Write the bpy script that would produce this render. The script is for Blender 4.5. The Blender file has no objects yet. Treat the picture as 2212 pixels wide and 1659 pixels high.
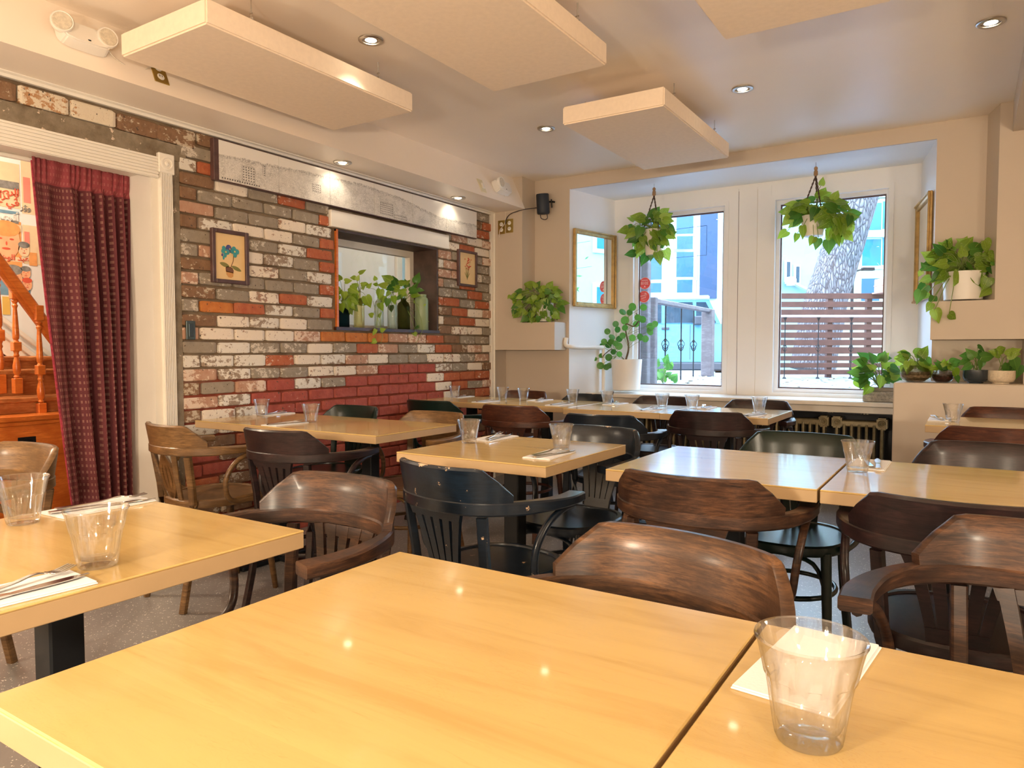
import bpy, bmesh, math, random
from mathutils import Vector, Matrix, noise as mnoise
R_ = random.Random(7)
PI = math.pi
SC = bpy.context.scene
COL = SC.collection

# ------------------------------------------------------------------ camera
FPX = 1547.0
YAW = math.atan(984 / 1547.0); PIT = -math.atan(71.5 / 1547.0); EYE = 1.11
FW = Vector((-math.sin(YAW) * math.cos(PIT), math.cos(YAW) * math.cos(PIT), math.sin(PIT)))
RT = Vector((math.cos(YAW), math.sin(YAW), 0)); UP = RT.cross(FW); CAM = Vector((0, 0, EYE))
cam = bpy.data.objects.new('camera', bpy.data.cameras.new('camera')); COL.objects.link(cam)
cam.matrix_world = Matrix(((RT.x, UP.x, -FW.x, 0), (RT.y, UP.y, -FW.y, 0), (RT.z, UP.z, -FW.z, EYE), (0, 0, 0, 1)))
cam.data.sensor_width = 36; cam.data.lens = FPX / 2212 * 36; cam.data.clip_start = .02; cam.data.clip_end = 300
SC.camera = cam
# ------------------------------------------------------------------ world, sun, exposure
SC.view_settings.view_transform = 'Standard'; SC.view_settings.look = 'None'
SC.view_settings.gamma = 1; SC.view_settings.use_curve_mapping = False
SC.view_settings.exposure = 1.45
SC.cycles.max_bounces = 10; SC.cycles.diffuse_bounces = 5; SC.cycles.transparent_max_bounces = 24
SC.cycles.caustics_reflective = False; SC.cycles.caustics_refractive = False
SC.cycles.sample_clamp_indirect = 4; SC.cycles.use_denoising = True
W = bpy.data.worlds.new('sky'); SC.world = W; W.use_nodes = True
bgn = W.node_tree.nodes['Background']; bgn.inputs[0].default_value = (.52, .71, 1, 1); bgn.inputs[1].default_value = 5.4
sun = bpy.data.objects.new('sun', bpy.data.lights.new('sun', 'SUN')); COL.objects.link(sun)
sun.data.energy = .5; sun.data.angle = .02; sun.data.color = (1, .95, .85)
sun.rotation_euler = Vector((.35, 1.0, -1.15)).to_track_quat('-Z', 'Y').to_euler()
LAMP = (1, .84, .64)
E_MAIN, E_SOFF, E_REAR, E_PEND = 7, .9, 4, 74

def PXR(px, py): return FW + RT * ((px - 1106) / FPX) + UP * ((829.5 - py) / FPX)
def at_z(px, py, z): r = PXR(px, py); return CAM + r * ((z - EYE) / r.z)
def at_x(px, py, x): r = PXR(px, py); return CAM + r * (x / r.x)
def at_y(px, py, y): r = PXR(px, py); return CAM + r * (y / r.y)
def at_d(px, py, d): return CAM + PXR(px, py) * d

# ------------------------------------------------------------------ materials
def nt(name):
    m = bpy.data.materials.new(name); m.use_nodes = True; t = m.node_tree
    return m, t, t.nodes['Principled BSDF']
def nd(t, kind, **kw):
    n = t.nodes.new(kind)
    for k, v in kw.items():
        if k in ('blend_type', 'operation', 'data_type', 'feature', 'wave_type', 'bands_direction', 'distance', 'noise_dimensions', 'use_clamp'): setattr(n, k, v)
    return n
def lk(t, a, b): t.links.new(a, b)
def rgb(c): return (c[0], c[1], c[2], 1)
def coords(t, scale=(1, 1, 1), world=False, rot=(0, 0, 0)):
    mp = nd(t, 'ShaderNodeMapping'); mp.inputs['Scale'].default_value = scale; mp.inputs['Rotation'].default_value = rot
    if world: g = nd(t, 'ShaderNodeNewGeometry'); lk(t, g.outputs['Position'], mp.inputs[0])
    else: g = nd(t, 'ShaderNodeTexCoord'); lk(t, g.outputs['Object'], mp.inputs[0])
    return mp.outputs[0]
def noise(t, vec, scale, detail=4, rough=.55, dist=0):
    n = nd(t, 'ShaderNodeTexNoise'); n.inputs['Scale'].default_value = scale; n.inputs['Detail'].default_value = detail
    n.inputs['Roughness'].default_value = rough; n.inputs['Distortion'].default_value = dist
    if vec is not None: lk(t, vec, n.inputs['Vector'])
    return n.outputs['Fac']
def ramp(t, fac, stops, interp='LINEAR'):
    r = nd(t, 'ShaderNodeValToRGB'); cr = r.color_ramp; cr.interpolation = interp
    while len(cr.elements) < len(stops): cr.elements.new(.5)
    for e, (p, c) in zip(cr.elements, stops): e.position = p; e.color = rgb(c)
    lk(t, fac, r.inputs[0]); return r.outputs[0]
def mix(t, fac, a, b, mode='MIX'):
    n = nd(t, 'ShaderNodeMix', data_type='RGBA', blend_type=mode)
    for i, v in ((0, fac), (6, a), (7, b)):
        if isinstance(v, (int, float)): n.inputs[i].default_value = v
        elif isinstance(v, tuple): n.inputs[i].default_value = rgb(v)
        else: lk(t, v, n.inputs[i])
    return n.outputs[2]
def mth(t, op, a, b=0, c=None):
    n = nd(t, 'ShaderNodeMath', operation=op)
    for i, v in enumerate((a, b, c)):
        if v is None: continue
        if isinstance(v, (int, float)): n.inputs[i].default_value = v
        else: lk(t, v, n.inputs[i])
    return n.outputs[0]
def sepx(t, vec):
    s = nd(t, 'ShaderNodeSeparateXYZ'); lk(t, vec, s.inputs[0]); return s.outputs
def bump(t, b, h, strength=.3, dist=.01):
    n = nd(t, 'ShaderNodeBump'); n.inputs['Strength'].default_value = strength; n.inputs['Distance'].default_value = dist
    lk(t, h, n.inputs['Height']); lk(t, n.outputs[0], b.inputs['Normal'])
def setp(b, rough=.5, metal=0, spec=.5, coat=0, coatr=.1):
    b.inputs['Roughness'].default_value = rough; b.inputs['Metallic'].default_value = metal
    b.inputs['Specular IOR Level'].default_value = spec; b.inputs['Coat Weight'].default_value = coat; b.inputs['Coat Roughness'].default_value = coatr
def M(name, col, rough=.5, metal=0, var=.08, nscale=8, bmp=.0, bscale=60, coat=0, world=False, spec=.5, dist=.003):
    m, t, b = nt(name); setp(b, rough, metal, spec, coat)
    v = coords(t, world=world)
    f = noise(t, v, nscale)
    lo = tuple(c * (1 - var) for c in col); hi = tuple(min(1, c * (1 + var)) for c in col)
    lk(t, ramp(t, f, [(.3, lo), (.7, hi)]), b.inputs['Base Color'])
    if bmp: bump(t, b, noise(t, v, bscale, 3), bmp, dist)
    return m
def EM(name, col, st):
    m, t, b = nt(name); b.inputs['Emission Color'].default_value = rgb(col); b.inputs['Emission Strength'].default_value = st
    b.inputs['Base Color'].default_value = rgb(col); return m

m_wall = M('cream_wall_paint', (.58, .49, .395), .55, var=.02, nscale=2, bmp=.08, bscale=90, world=True)
m_alc = M('alcove_white_paint', (.84, .83, .82), .5, var=.02, nscale=2, bmp=.06, bscale=90, world=True)
m_ceil = M('ceiling_paint', (.93, .83, .72), .40, var=.02, nscale=1.5, bmp=.05, bscale=60, world=True)
m_panel = M('acoustic_fabric', (.93, .78, .62), .95, var=.03, nscale=40, bmp=.3, bscale=500)
m_trim = M('white_trim_paint', (.82, .77, .69), .4, var=.03, nscale=5)
m_sill = M('sill_paint', (.72, .66, .57), .25, var=.05, nscale=5)
m_frame = M('window_frame_white', (.80, .80, .80), .35, var=.03)
m_steel = M('brushed_nickel', (.55, .52, .48), .3, 1, var=.1, nscale=30)
m_cut = M('cutlery_steel', (.62, .61, .60), .14, 1, var=.03)
m_black = M('black_metal', (.006, .007, .009), .5, var=.3, spec=.25)
m_brass = M('brass_plate', (.50, .36, .10), .35, .9, var=.15)
m_gold = M('gilt_frame', (.48, .30, .10), .35, .35, var=.25, nscale=20, bmp=.2)
m_dframe = M('dark_wood_frame', (.09, .045, .04), .45, var=.3, nscale=20)
m_plastic = M('white_plastic', (.82, .78, .72), .35, var=.02)
m_nap = M('white_napkin_paper', (.78, .78, .80), .9, var=.02, bmp=.15, bscale=300)
m_white = M('white_ceramic', (.80, .76, .70), .35, var=.03, nscale=6)
m_rope = M('brown_rope', (.07, .04, .03), .8, var=.4, nscale=80)
m_bead = M('wood_bead', (.32, .19, .09), .5, var=.25)
m_stem = M('green_stem', (.20, .28, .06), .5, var=.3)
m_bark_s = M('plant_bark', (.13, .09, .05), .8, var=.4)
m_cable_w = M('white_cable', (.75, .68, .58), .5)
m_cable_b = M('black_cable', (.02, .012, .02), .5)

def mk_floor():
    m, t, b = nt('speckled_floor'); setp(b, .28, spec=.5)
    v = coords(t, world=True)
    base = ramp(t, noise(t, v, 1.5), [(.3, (.19, .175, .165)), (.7, (.27, .25, .235))])
    vo = nd(t, 'ShaderNodeTexVoronoi'); vo.inputs['Scale'].default_value = 130; lk(t, v, vo.inputs['Vector'])
    f = mth(t, 'LESS_THAN', vo.outputs['Distance'], .3)
    n2 = mth(t, 'GREATER_THAN', noise(t, v, 60, 2), .56)
    lk(t, mix(t, mth(t, 'MULTIPLY', f, n2), base, (.80, .76, .70)), b.inputs['Base Color'])
    bump(t, b, noise(t, v, 90), .15, .002); return m
m_floor = mk_floor()

def mk_maple(name, lo, hi, rough, dark):
    m, t, b = nt(name); setp(b, rough, spec=.4, coat=.35, coatr=.05)
    v = coords(t, (1.1, 9, 9), world=True)
    f = noise(t, v, 2.2, 6, .6, .6)
    base = ramp(t, f, [(.32, lo), (.5, hi), (.72, tuple(min(1, c * 1.06) for c in hi))])
    w = coords(t, (2.2, 16, 16), world=True)
    g = ramp(t, noise(t, w, 6, 6, .7, 1.2), [(.60, (0, 0, 0)), (.70, (1, 1, 1))])
    base = mix(t, mth(t, 'MULTIPLY', g, .22), base, dark)
    rg = noise(t, coords(t, (2, 7, 1), world=True), 2.5, 3, .5, 2.5)
    rings = mth(t, 'MULTIPLY', mth(t, 'GREATER_THAN', mth(t, 'FRACT', mth(t, 'MULTIPLY', rg, 14)), .86), ramp(t, noise(t, coords(t, (1, 1, 1), world=True), 2.2, 2), [(.5, (0, 0, 0)), (.62, (.16,) * 3)]))
    base = mix(t, rings, base, dark)
    s = sepx(t, coords(t, world=True)); bd = nd(t, 'ShaderNodeTexWhiteNoise'); bd.noise_dimensions = '1D'; lk(t, mth(t, 'FLOOR', mth(t, 'MULTIPLY', s[1], 9.3)), bd.inputs['W'])
    base = mix(t, mth(t, 'MULTIPLY', bd.outputs['Value'], .10), base, dark)
    lk(t, base, b.inputs['Base Color']); return m
m_maple = mk_maple('maple_top', (.51, .345, .122), (.58, .405, .152), .2, (.42, .19, .05))
m_maple_e = M('maple_edge', (.44, .30, .16), .45, var=.06, nscale=5, world=True)

def mk_wood(name, lo, hi, rough=.40, coat=.2, worn=None, wl=.60):
    m, t, b = nt(name); setp(b, rough, coat=coat, coatr=.2, spec=.35)
    v = coords(t, (3, 3, 26))
    f = noise(t, v, 3.2, 8, .7, .6)
    base = ramp(t, f, [(.36, lo), (.48, tuple(.6 * a + .4 * c for a, c in zip(lo, hi))), (.64, hi)])
    base = mix(t, ramp(t, noise(t, coords(t, (5, 5, 60)), 6, 5, .7), [(.50, (0, 0, 0)), (.58, (.45,) * 3)]), base, lo)
    p = noise(t, coords(t, (1, 1, 1.6)), 6, 3)
    base = mix(t, ramp(t, p, [(.42, (.72, .72, .72)), (.6, (0, 0, 0))]), base, lo)
    if worn:
        n = noise(t, coords(t), 22, 8, .75)
        g = nd(t, 'ShaderNodeNewGeometry')
        e = mth(t, 'ADD', n, mth(t, 'MINIMUM', mth(t, 'MAXIMUM', mth(t, 'MULTIPLY', mth(t, 'SUBTRACT', sepx(t, coords(t))[2], .778), 7.0), 0), .10) if 'painted' in name else 0)
        base = mix(t, ramp(t, e, [(wl, (0, 0, 0)), (wl + .02, (1, 1, 1))]), base, worn)
    lk(t, base, b.inputs['Base Color']); bump(t, b, noise(t, coords(t, (60, 4, 30)), 3, 3), .12, .002); return m
w_walnut = mk_wood('walnut_wood', (.014, .006, .005), (.125, .055, .026), worn=(.4, .26, .14), wl=.74)
w_brown = mk_wood('brown_wood', (.026, .011, .006), (.185, .086, .036), worn=(.4, .26, .14), wl=.76)
w_dark = mk_wood('dark_walnut_wood', (.006, .003, .004), (.040, .016, .015), worn=(.3, .2, .12), wl=.76)
w_navy = mk_wood('blue_black_painted_wood', (.004, .007, .012), (.009, .016, .028), .28, .3, worn=(.42, .28, .16), wl=.70)
w_worn = mk_wood('chipped_navy_painted_wood', (.004, .008, .015), (.008, .018, .034), .28, .3, worn=(.55, .38, .24), wl=.645)
w_green = mk_wood('green_black_wood', (.002, .008, .006), (.004, .016, .012), .28, .12, worn=(.3, .24, .17), wl=.79)
w_tan = mk_wood('tan_wood', (.09, .045, .016), (.25, .135, .052), worn=(.5, .35, .2), wl=.77)
w_orange = mk_wood('orange_varnished_wood', (.52, .12, .018), (.80, .25, .045), .3, .3)
w_tread = mk_wood('worn_orange_tread', (.30, .085, .02), (.60, .26, .09), .4, .2)
w_red = mk_wood('red_brown_wood', (.035, .011, .007), (.13, .042, .020))

def mk_brick(name, under, under2, paint, cover):
    m, t, b = nt(name); setp(b, .75, spec=.3)
    v = coords(t, world=True)
    base = ramp(t, noise(t, v, 24, 5), [(.3, under), (.7, under2)])
    if paint:
        n = noise(t, coords(t, (1, 1, 1.4), world=True), 26, 9, .72)
        big = noise(t, v, 4.5, 2)
        e = mth(t, 'ADD', mth(t, 'MULTIPLY', n, .65), mth(t, 'MULTIPLY', big, .35))
        base = mix(t, ramp(t, e, [(cover, (0, 0, 0)), (cover + .015, (1, 1, 1))]), base, paint)
        n3 = noise(t, v, 60, 4); base = mix(t, ramp(t, n3, [(.66, (0, 0, 0)), (.68, (1, 1, 1))]), base, (.10, .07, .05))
    lk(t, base, b.inputs['Base Color'])
    bump(t, b, noise(t, v, 45, 7, .7), .9, .006); return m
m_brW = mk_brick('white_flaked_brick', (.30, .22, .16), (.36, .27, .20), (.74, .69, .61), .465)
m_brW2 = mk_brick('pale_painted_brick', (.30, .25, .20), (.42, .2, .12), (.80, .70, .58), .42)
m_brG = mk_brick('taupe_brick', (.28, .235, .18), (.35, .29, .225), (.62, .55, .46), .56)
m_brP = mk_brick('pinkish_brick', (.45, .24, .16), (.52, .32, .22), (.74, .58, .46), .52)
m_brR = mk_brick('red_brick', (.40, .10, .045), (.50, .16, .07), (.66, .48, .36), .58)
m_brO = mk_brick('orange_brick', (.48, .14, .03), (.60, .23, .06), (.6, .45, .3), .62)
m_brD = mk_brick('deep_red_brick', (.33, .065, .045), (.43, .10, .065), (.60, .30, .22), .64)
m_brB = mk_brick('brown_brick', (.20, .11, .06), (.28, .16, .09), (.55, .45, .33), .56)
def mk_mortar():
    m, t, b = nt('mortar'); setp(b, .9, spec=.2)
    v = coords(t, world=True); s = sepx(t, v)
    up = ramp(t, noise(t, v, 9, 6), [(.3, (.15, .10, .06)), (.7, (.27, .20, .13))])
    dn = ramp(t, noise(t, v, 12, 6), [(.3, (.22, .05, .03)), (.7, (.34, .09, .05))])
    f = mth(t, 'ADD', s[2], mth(t, 'MULTIPLY', noise(t, v, 4), .3))
    lk(t, mix(t, ramp(t, mth(t, 'SUBTRACT', f, .35), [(.70, (1, 1, 1)), (.83, (0, 0, 0))]), up, dn), b.inputs['Base Color'])
    bump(t, b, noise(t, v, 50, 7, .7), .8, .006); return m
m_mortar = mk_mortar()
def mk_plaster():
    m, t, b = nt('old_grey_plaster'); setp(b, .9, spec=.2)
    v = coords(t, world=True)
    base = ramp(t, noise(t, v, 9, 7, .65), [(.3, (.15, .11, .07)), (.55, (.26, .21, .15)), (.75, (.34, .28, .21))])
    e = noise(t, v, 16, 9, .75)
    base = mix(t, ramp(t, e, [(.62, (0, 0, 0)), (.63, (1, 1, 1))]), base, (.68, .54, .42))
    lk(t, base, b.inputs['Base Color']); bump(t, b, noise(t, v, 30, 8, .7), .8, .008); return m
m_plaster = mk_plaster()
m_oldpaint = mk_brick('old_cream_painted_brick', (.45, .22, .10), (.5, .3, .16), (.72, .62, .48), .44)

def mk_glass(name, tint=(1, 1, 1), tr=.5, rough=0.0, ior=1.45):
    m, t, b = nt(name); t.nodes.remove(b)
    g = nd(t, 'ShaderNodeBsdfGlass'); g.inputs['Color'].default_value = rgb(tint); g.inputs['IOR'].default_value = ior; g.inputs['Roughness'].default_value = rough
    tp = nd(t, 'ShaderNodeBsdfTransparent'); tp.inputs[0].default_value = rgb(tint)
    mx = nd(t, 'ShaderNodeMixShader'); mx.inputs[0].default_value = tr
    lk(t, g.outputs[0], mx.inputs[1]); lk(t, tp.outputs[0], mx.inputs[2])
    lk(t, mx.outputs[0], t.nodes['Material Output'].inputs[0]); return m
def mk_tumbler():
    m, t, b = nt('tumbler_glass'); t.nodes.remove(b)
    lw = nd(t, 'ShaderNodeLayerWeight'); lw.inputs[0].default_value = .5
    tp = nd(t, 'ShaderNodeBsdfTransparent'); lk(t, ramp(t, lw.outputs['Facing'], [(0, (1, 1, 1)), (.6, (.985, .985, .98)), (.85, (.80, .79, .77)), (1, (.58, .58, .56))]), tp.inputs[0])
    g = nd(t, 'ShaderNodeBsdfGlossy'); g.inputs['Roughness'].default_value = .04
    gl = nd(t, 'ShaderNodeBsdfGlass'); gl.inputs['IOR'].default_value = 1.45
    f = mth(t, 'ADD', mth(t, 'MULTIPLY', mth(t, 'POWER', lw.outputs['Facing'], 1.8), .60), .07)
    mx = nd(t, 'ShaderNodeMixShader'); lk(t, f, mx.inputs[0]); lk(t, tp.outputs[0], mx.inputs[1]); lk(t, g.outputs[0], mx.inputs[2])
    m2 = nd(t, 'ShaderNodeMixShader'); m2.inputs[0].default_value = .12; lk(t, mx.outputs[0], m2.inputs[1]); lk(t, gl.outputs[0], m2.inputs[2])
    lk(t, m2.outputs[0], t.nodes['Material Output'].inputs[0]); return m
m_glass = mk_tumbler()
m_gclear = mk_glass('clear_bottle_glass', (.93, .95, .90), .5)
m_gyel = mk_glass('yellowish_water_glass', (.95, .92, .74), .6)
m_gdark = mk_glass('dark_bottle_glass', (.50, .50, .34), .6)
m_gblue = mk_glass('dark_teal_glass', (.30, .40, .42), .5)
def mk_pane():
    m, t, b = nt('window_pane'); t.nodes.remove(b)
    g = nd(t, 'ShaderNodeBsdfGlossy'); g.inputs['Roughness'].default_value = .0
    tp = nd(t, 'ShaderNodeBsdfTransparent'); tp.inputs[0].default_value = (.96, .98, .98, 1)
    lw = nd(t, 'ShaderNodeLayerWeight'); lw.inputs[0].default_value = .5
    fr = mth(t, 'ADD', mth(t, 'MULTIPLY', mth(t, 'POWER', lw.outputs['Facing'], 5), .8), .03)
    mx = nd(t, 'ShaderNodeMixShader'); lk(t, fr, mx.inputs[0])
    lk(t, tp.outputs[0], mx.inputs[1]); lk(t, g.outputs[0], mx.inputs[2])
    lk(t, mx.outputs[0], t.nodes['Material Output'].inputs[0]); return m
m_pane = mk_pane()
m_mirror, _t, _b = nt('mirror_glass'); setp(_b, .01, 1); _b.inputs['Base Color'].default_value = (.9, .93, .93, 1)

def mk_leaf(name, c1, c2, var=(.62, .68, .30), amt=.60):
    m, t, b = nt(name); setp(b, .32, spec=.5)
    v = coords(t); s = sepx(t, v)
    n = noise(t, coords(t, (4, 2, 1)), 3, 5, .6, .8)
    oi = nd(t, 'ShaderNodeObjectInfo')
    base = mix(t, oi.outputs['Random'], c1, c2)
    base = mix(t, ramp(t, n, [(amt, (0, 0, 0)), (amt + .05, (1, 1, 1))]), base, var)
    rib = mth(t, 'LESS_THAN', mth(t, 'ABSOLUTE', s[0]), .012)
    base = mix(t, mth(t, 'MULTIPLY', rib, .5), base, tuple(min(1, c * 1.7) for c in c2))
    lk(t, base, b.inputs['Base Color'])
    b.inputs['Transmission Weight'].default_value = 0
    tr = nd(t, 'ShaderNodeBsdfTranslucent'); lk(t, base, tr.inputs[0])
    mx = nd(t, 'ShaderNodeMixShader'); mx.inputs[0].default_value = .5
    lk(t, b.outputs[0], mx.inputs[1]); lk(t, tr.outputs[0], mx.inputs[2]); lk(t, mx.outputs[0], t.nodes['Material Output'].inputs[0])
    return m
m_leafV = mk_leaf('variegated_leaf', (.18, .32, .03), (.36, .52, .07))
m_leafD = mk_leaf('dark_green_leaf', (.05, .17, .025), (.14, .32, .05), amt=.72)
m_leafL = mk_leaf('lime_leaf', (.25, .42, .03), (.42, .58, .08), amt=.66)
m_leafP = mk_leaf('coin_leaf', (.04, .17, .03), (.12, .34, .05), amt=.9)

# ------------------------------------------------------------------ mesh helpers
def box(bm, x0, x1, y0, y1, z0, z1):
    vs = [bm.verts.new((x, y, z)) for x in (x0, x1) for y in (y0, y1) for z in (z0, z1)]
    for f in ((0, 1, 3, 2), (4, 6, 7, 5), (0, 4, 5, 1), (2, 3, 7, 6), (0, 2, 6, 4), (1, 5, 7, 3)): bm.faces.new([vs[i] for i in f])
    return vs
def bevbox(bm, x0, x1, y0, y1, z0, z1, b=.004, seg=1):
    t = bmesh.new(); box(t, x0, x1, y0, y1, z0, z1); bmesh.ops.bevel(t, geom=t.edges[:], offset=b, segments=seg, affect='EDGES')
    merge(bm, t)
def merge(bm, t, mat=None):
    me = bpy.data.meshes.new('tmp'); t.to_mesh(me); t.free()
    if mat: me.transform(mat)
    bm.from_mesh(me); bpy.data.meshes.remove(me)
def prism(bm, poly, f0, f1):
    """poly: 2D points; f0,f1 map (u,v)->3D for both ends"""
    a = [bm.verts.new(f0(*p)) for p in poly]; b = [bm.verts.new(f1(*p)) for p in poly]; n = len(poly)
    bm.faces.new(a[::-1]); bm.faces.new(b)
    for i in range(n): bm.faces.new((a[i], a[(i + 1) % n], b[(i + 1) % n], b[i]))
def obox(bm, o, ux, uy, uz, x0, x1, y0, y1, z0, z1):
    vs = [bm.verts.new(o + ux * x + uy * y + uz * z) for x in (x0, x1) for y in (y0, y1) for z in (z0, z1)]
    for f in ((0, 1, 3, 2), (4, 6, 7, 5), (0, 4, 5, 1), (2, 3, 7, 6), (0, 2, 6, 4), (1, 5, 7, 3)): bm.faces.new([vs[i] for i in f])
def lathe(bm, prof, n=24, c=(0, 0, 0), cap=True, rad=None):
    rings = []
    for k, (r, z) in enumerate(prof):
        rr = []
        for i in range(n):
            a = 2 * PI * i / n; q = r * (rad(a, k) if rad else 1)
            rr.append(bm.verts.new((c[0] + q * math.cos(a), c[1] + q * math.sin(a), c[2] + z)))
        rings.append(rr)
    for a, b in zip(rings, rings[1:]):
        for i in range(n): bm.faces.new((a[i], a[(i + 1) % n], b[(i + 1) % n], b[i]))
    if cap:
        bm.faces.new(rings[0][::-1]); bm.faces.new(rings[-1])
def cat(pts, per=6):
    P = [Vector(p) for p in pts]; P = [P[0] * 2 - P[1]] + P + [P[-1] * 2 - P[-2]]; out = []
    for i in range(1, len(P) - 2):
        a, b, c, d = P[i - 1:i + 3]
        for k in range(per):
            t = k / per
            out.append(.5 * ((2 * b) + (c - a) * t + (2 * a - 5 * b + 4 * c - d) * t * t + (3 * b - a - 3 * c + d) * t ** 3))
    out.append(P[-2].copy()); return out
def tube(bm, pts, r, n=8, flat=None):
    """round tube; r float or list. flat=(w,h): rectangular section, side horizontal"""
    P = [Vector(p) for p in pts]; rings = []; prev = None
    for i, p in enumerate(P):
        T = (P[min(i + 1, len(P) - 1)] - P[max(i - 1, 0)]).normalized()
        if flat:
            S = T.cross(Vector((0, 0, 1)))
            S = S.normalized() if S.length > 1e-4 else Vector((1, 0, 0)); U = S.cross(T)
        else:
            ref = prev if prev is not None else (Vector((0, 0, 1)) if abs(T.z) < .9 else Vector((1, 0, 0)))
            S = T.cross(ref)
            if S.length < 1e-5: S = T.orthogonal()
            S.normalize(); U = S.cross(T).normalized(); prev = U
        if flat:
            w, h = flat(i / (len(P) - 1)) if callable(flat) else flat
            w /= 2; h /= 2; c = .16 * min(w, h) * 2
            sec = [(-w, -h + c), (-w + c, -h), (w - c, -h), (w, -h + c), (w, h - c), (w - c, h), (-w + c, h), (-w, h - c)]
            rings.append([bm.verts.new(p + S * a + U * b) for a, b in sec])
        else:
            rr = r[i] if isinstance(r, (list, tuple)) else r
            rings.append([bm.verts.new(p + (S * math.cos(2 * PI * k / n) + U * math.sin(2 * PI * k / n)) * rr) for k in range(n)])
    m = len(rings[0])
    for a, b in zip(rings, rings[1:]):
        for k in range(m): bm.faces.new((a[k], a[(k + 1) % m], b[(k + 1) % m], b[k]))
    bm.faces.new(rings[0][::-1]); bm.faces.new(rings[-1])
def mesh_of(name, bm, mat, smooth=None):
    bmesh.ops.recalc_face_normals(bm, faces=bm.faces[:])
    me = bpy.data.meshes.new(name); bm.to_mesh(me); bm.free()
    if mat: me.materials.append(mat)
    if smooth:
        me.polygons.foreach_set('use_smooth', [True] * len(me.polygons))
        me.set_sharp_from_angle(angle=math.radians(smooth))
    return me
def obj(name, bm, mat, parent=None, smooth=None, label=None):
    me = bm if isinstance(bm, bpy.types.Mesh) else mesh_of(name, bm, mat, smooth)
    o = bpy.data.objects.new(name, me); COL.objects.link(o)
    if parent: o.parent = parent
    if label: o['label'] = label
    return o
def tag(o, label, cat_, group=None, kind=None):
    o['label'] = label; o['category'] = cat_
    if group: o['group'] = group
    if kind: o['kind'] = kind
    return o
def thing(name, label, cat_, loc=(0, 0, 0), rz=0, group=None):
    o = bpy.data.objects.new(name, None); COL.objects.link(o); o.location = loc; o.rotation_euler = (0, 0, rz)
    o.empty_display_size = .05
    return tag(o, label, cat_, group)
def struct(name, bm, mat, smooth=None):
    o = obj(name, bm, mat, smooth=smooth); o['kind'] = 'structure'; return o
def setmat(o, m):
    s = o.material_slots[0]; s.link = 'OBJECT'; s.material = m
def dup(root, loc, rz, label, group=None, mats=None):
    r = root.copy(); COL.objects.link(r); r.location = loc; r.rotation_euler = (0, 0, rz); r['label'] = label
    if group: r['group'] = group
    for ch in list(root.children):
        c = ch.copy(); COL.objects.link(c); c.parent = r
        if mats and c.type == 'MESH': setmat(c, mats(c))
        for g in ch.children:
            d = g.copy(); COL.objects.link(d); d.parent = c
    return r
N = bmesh.new

# ================================================================== SETTING
XW = -3.5; YC = 5.19; YP = 5.40; YW = 6.03; ZC = 2.575; YB = -2.6; XR = 2.6
XB = -2.885; XAL = -2.86; XAR = -.20; XWL = -2.72; XWR = -.325
bm = N(); box(bm, XW - .25, XR + .15, YB - .15, YW + .1, -.12, 0); struct('floor', bm, m_floor)
bm = N(); box(bm, XW - .25, XR + .15, YB - .15, YP + .02, ZC, ZC + .12); struct('ceiling', bm, m_ceil)
bm = N(); box(bm, XW - .25, XR + .15, YB - .15, YB, 0, ZC); struct('wall_back', bm, m_wall)
bm = N(); box(bm, XR, XR + .15, YB, YP + .25, 0, ZC); struct('wall_right', bm, m_wall)
# left wall : backing behind bricks with door and hatch openings
HY0, HY1, HZ0, HZ1 = 3.36, 4.42, 1.262, 1.905
DY0, DY1, DZ = .75, 2.135, 2.03
bm = N(); xs = (XW - .25, XW - .014)
box(bm, *xs, YB, DY0, 0, ZC); box(bm, *xs, DY0, DY1, DZ, ZC); box(bm, *xs, DY1, HY0, 0, ZC)
box(bm, *xs, HY0, HY1, 0, HZ0); box(bm, *xs, HY0, HY1, HZ1, ZC); box(bm, *xs, HY1, YP + .2, 0, ZC)
wall_left = struct('wall_left', bm, m_mortar)
bm = N(); box(bm, XW - .014, XW - .001, YB, DY0 - .08, 0, ZC); obj('plaster_face', bm, m_wall, wall_left)
bm = N()
box(bm, XW - .014, XW + .004, .4, 2.30, 2.095, 2.178); box(bm, XW - .014, XW - .0005, 2.21, 2.262, .0, 2.1)
obj('old_plaster', bm, m_plaster, wall_left)
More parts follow.
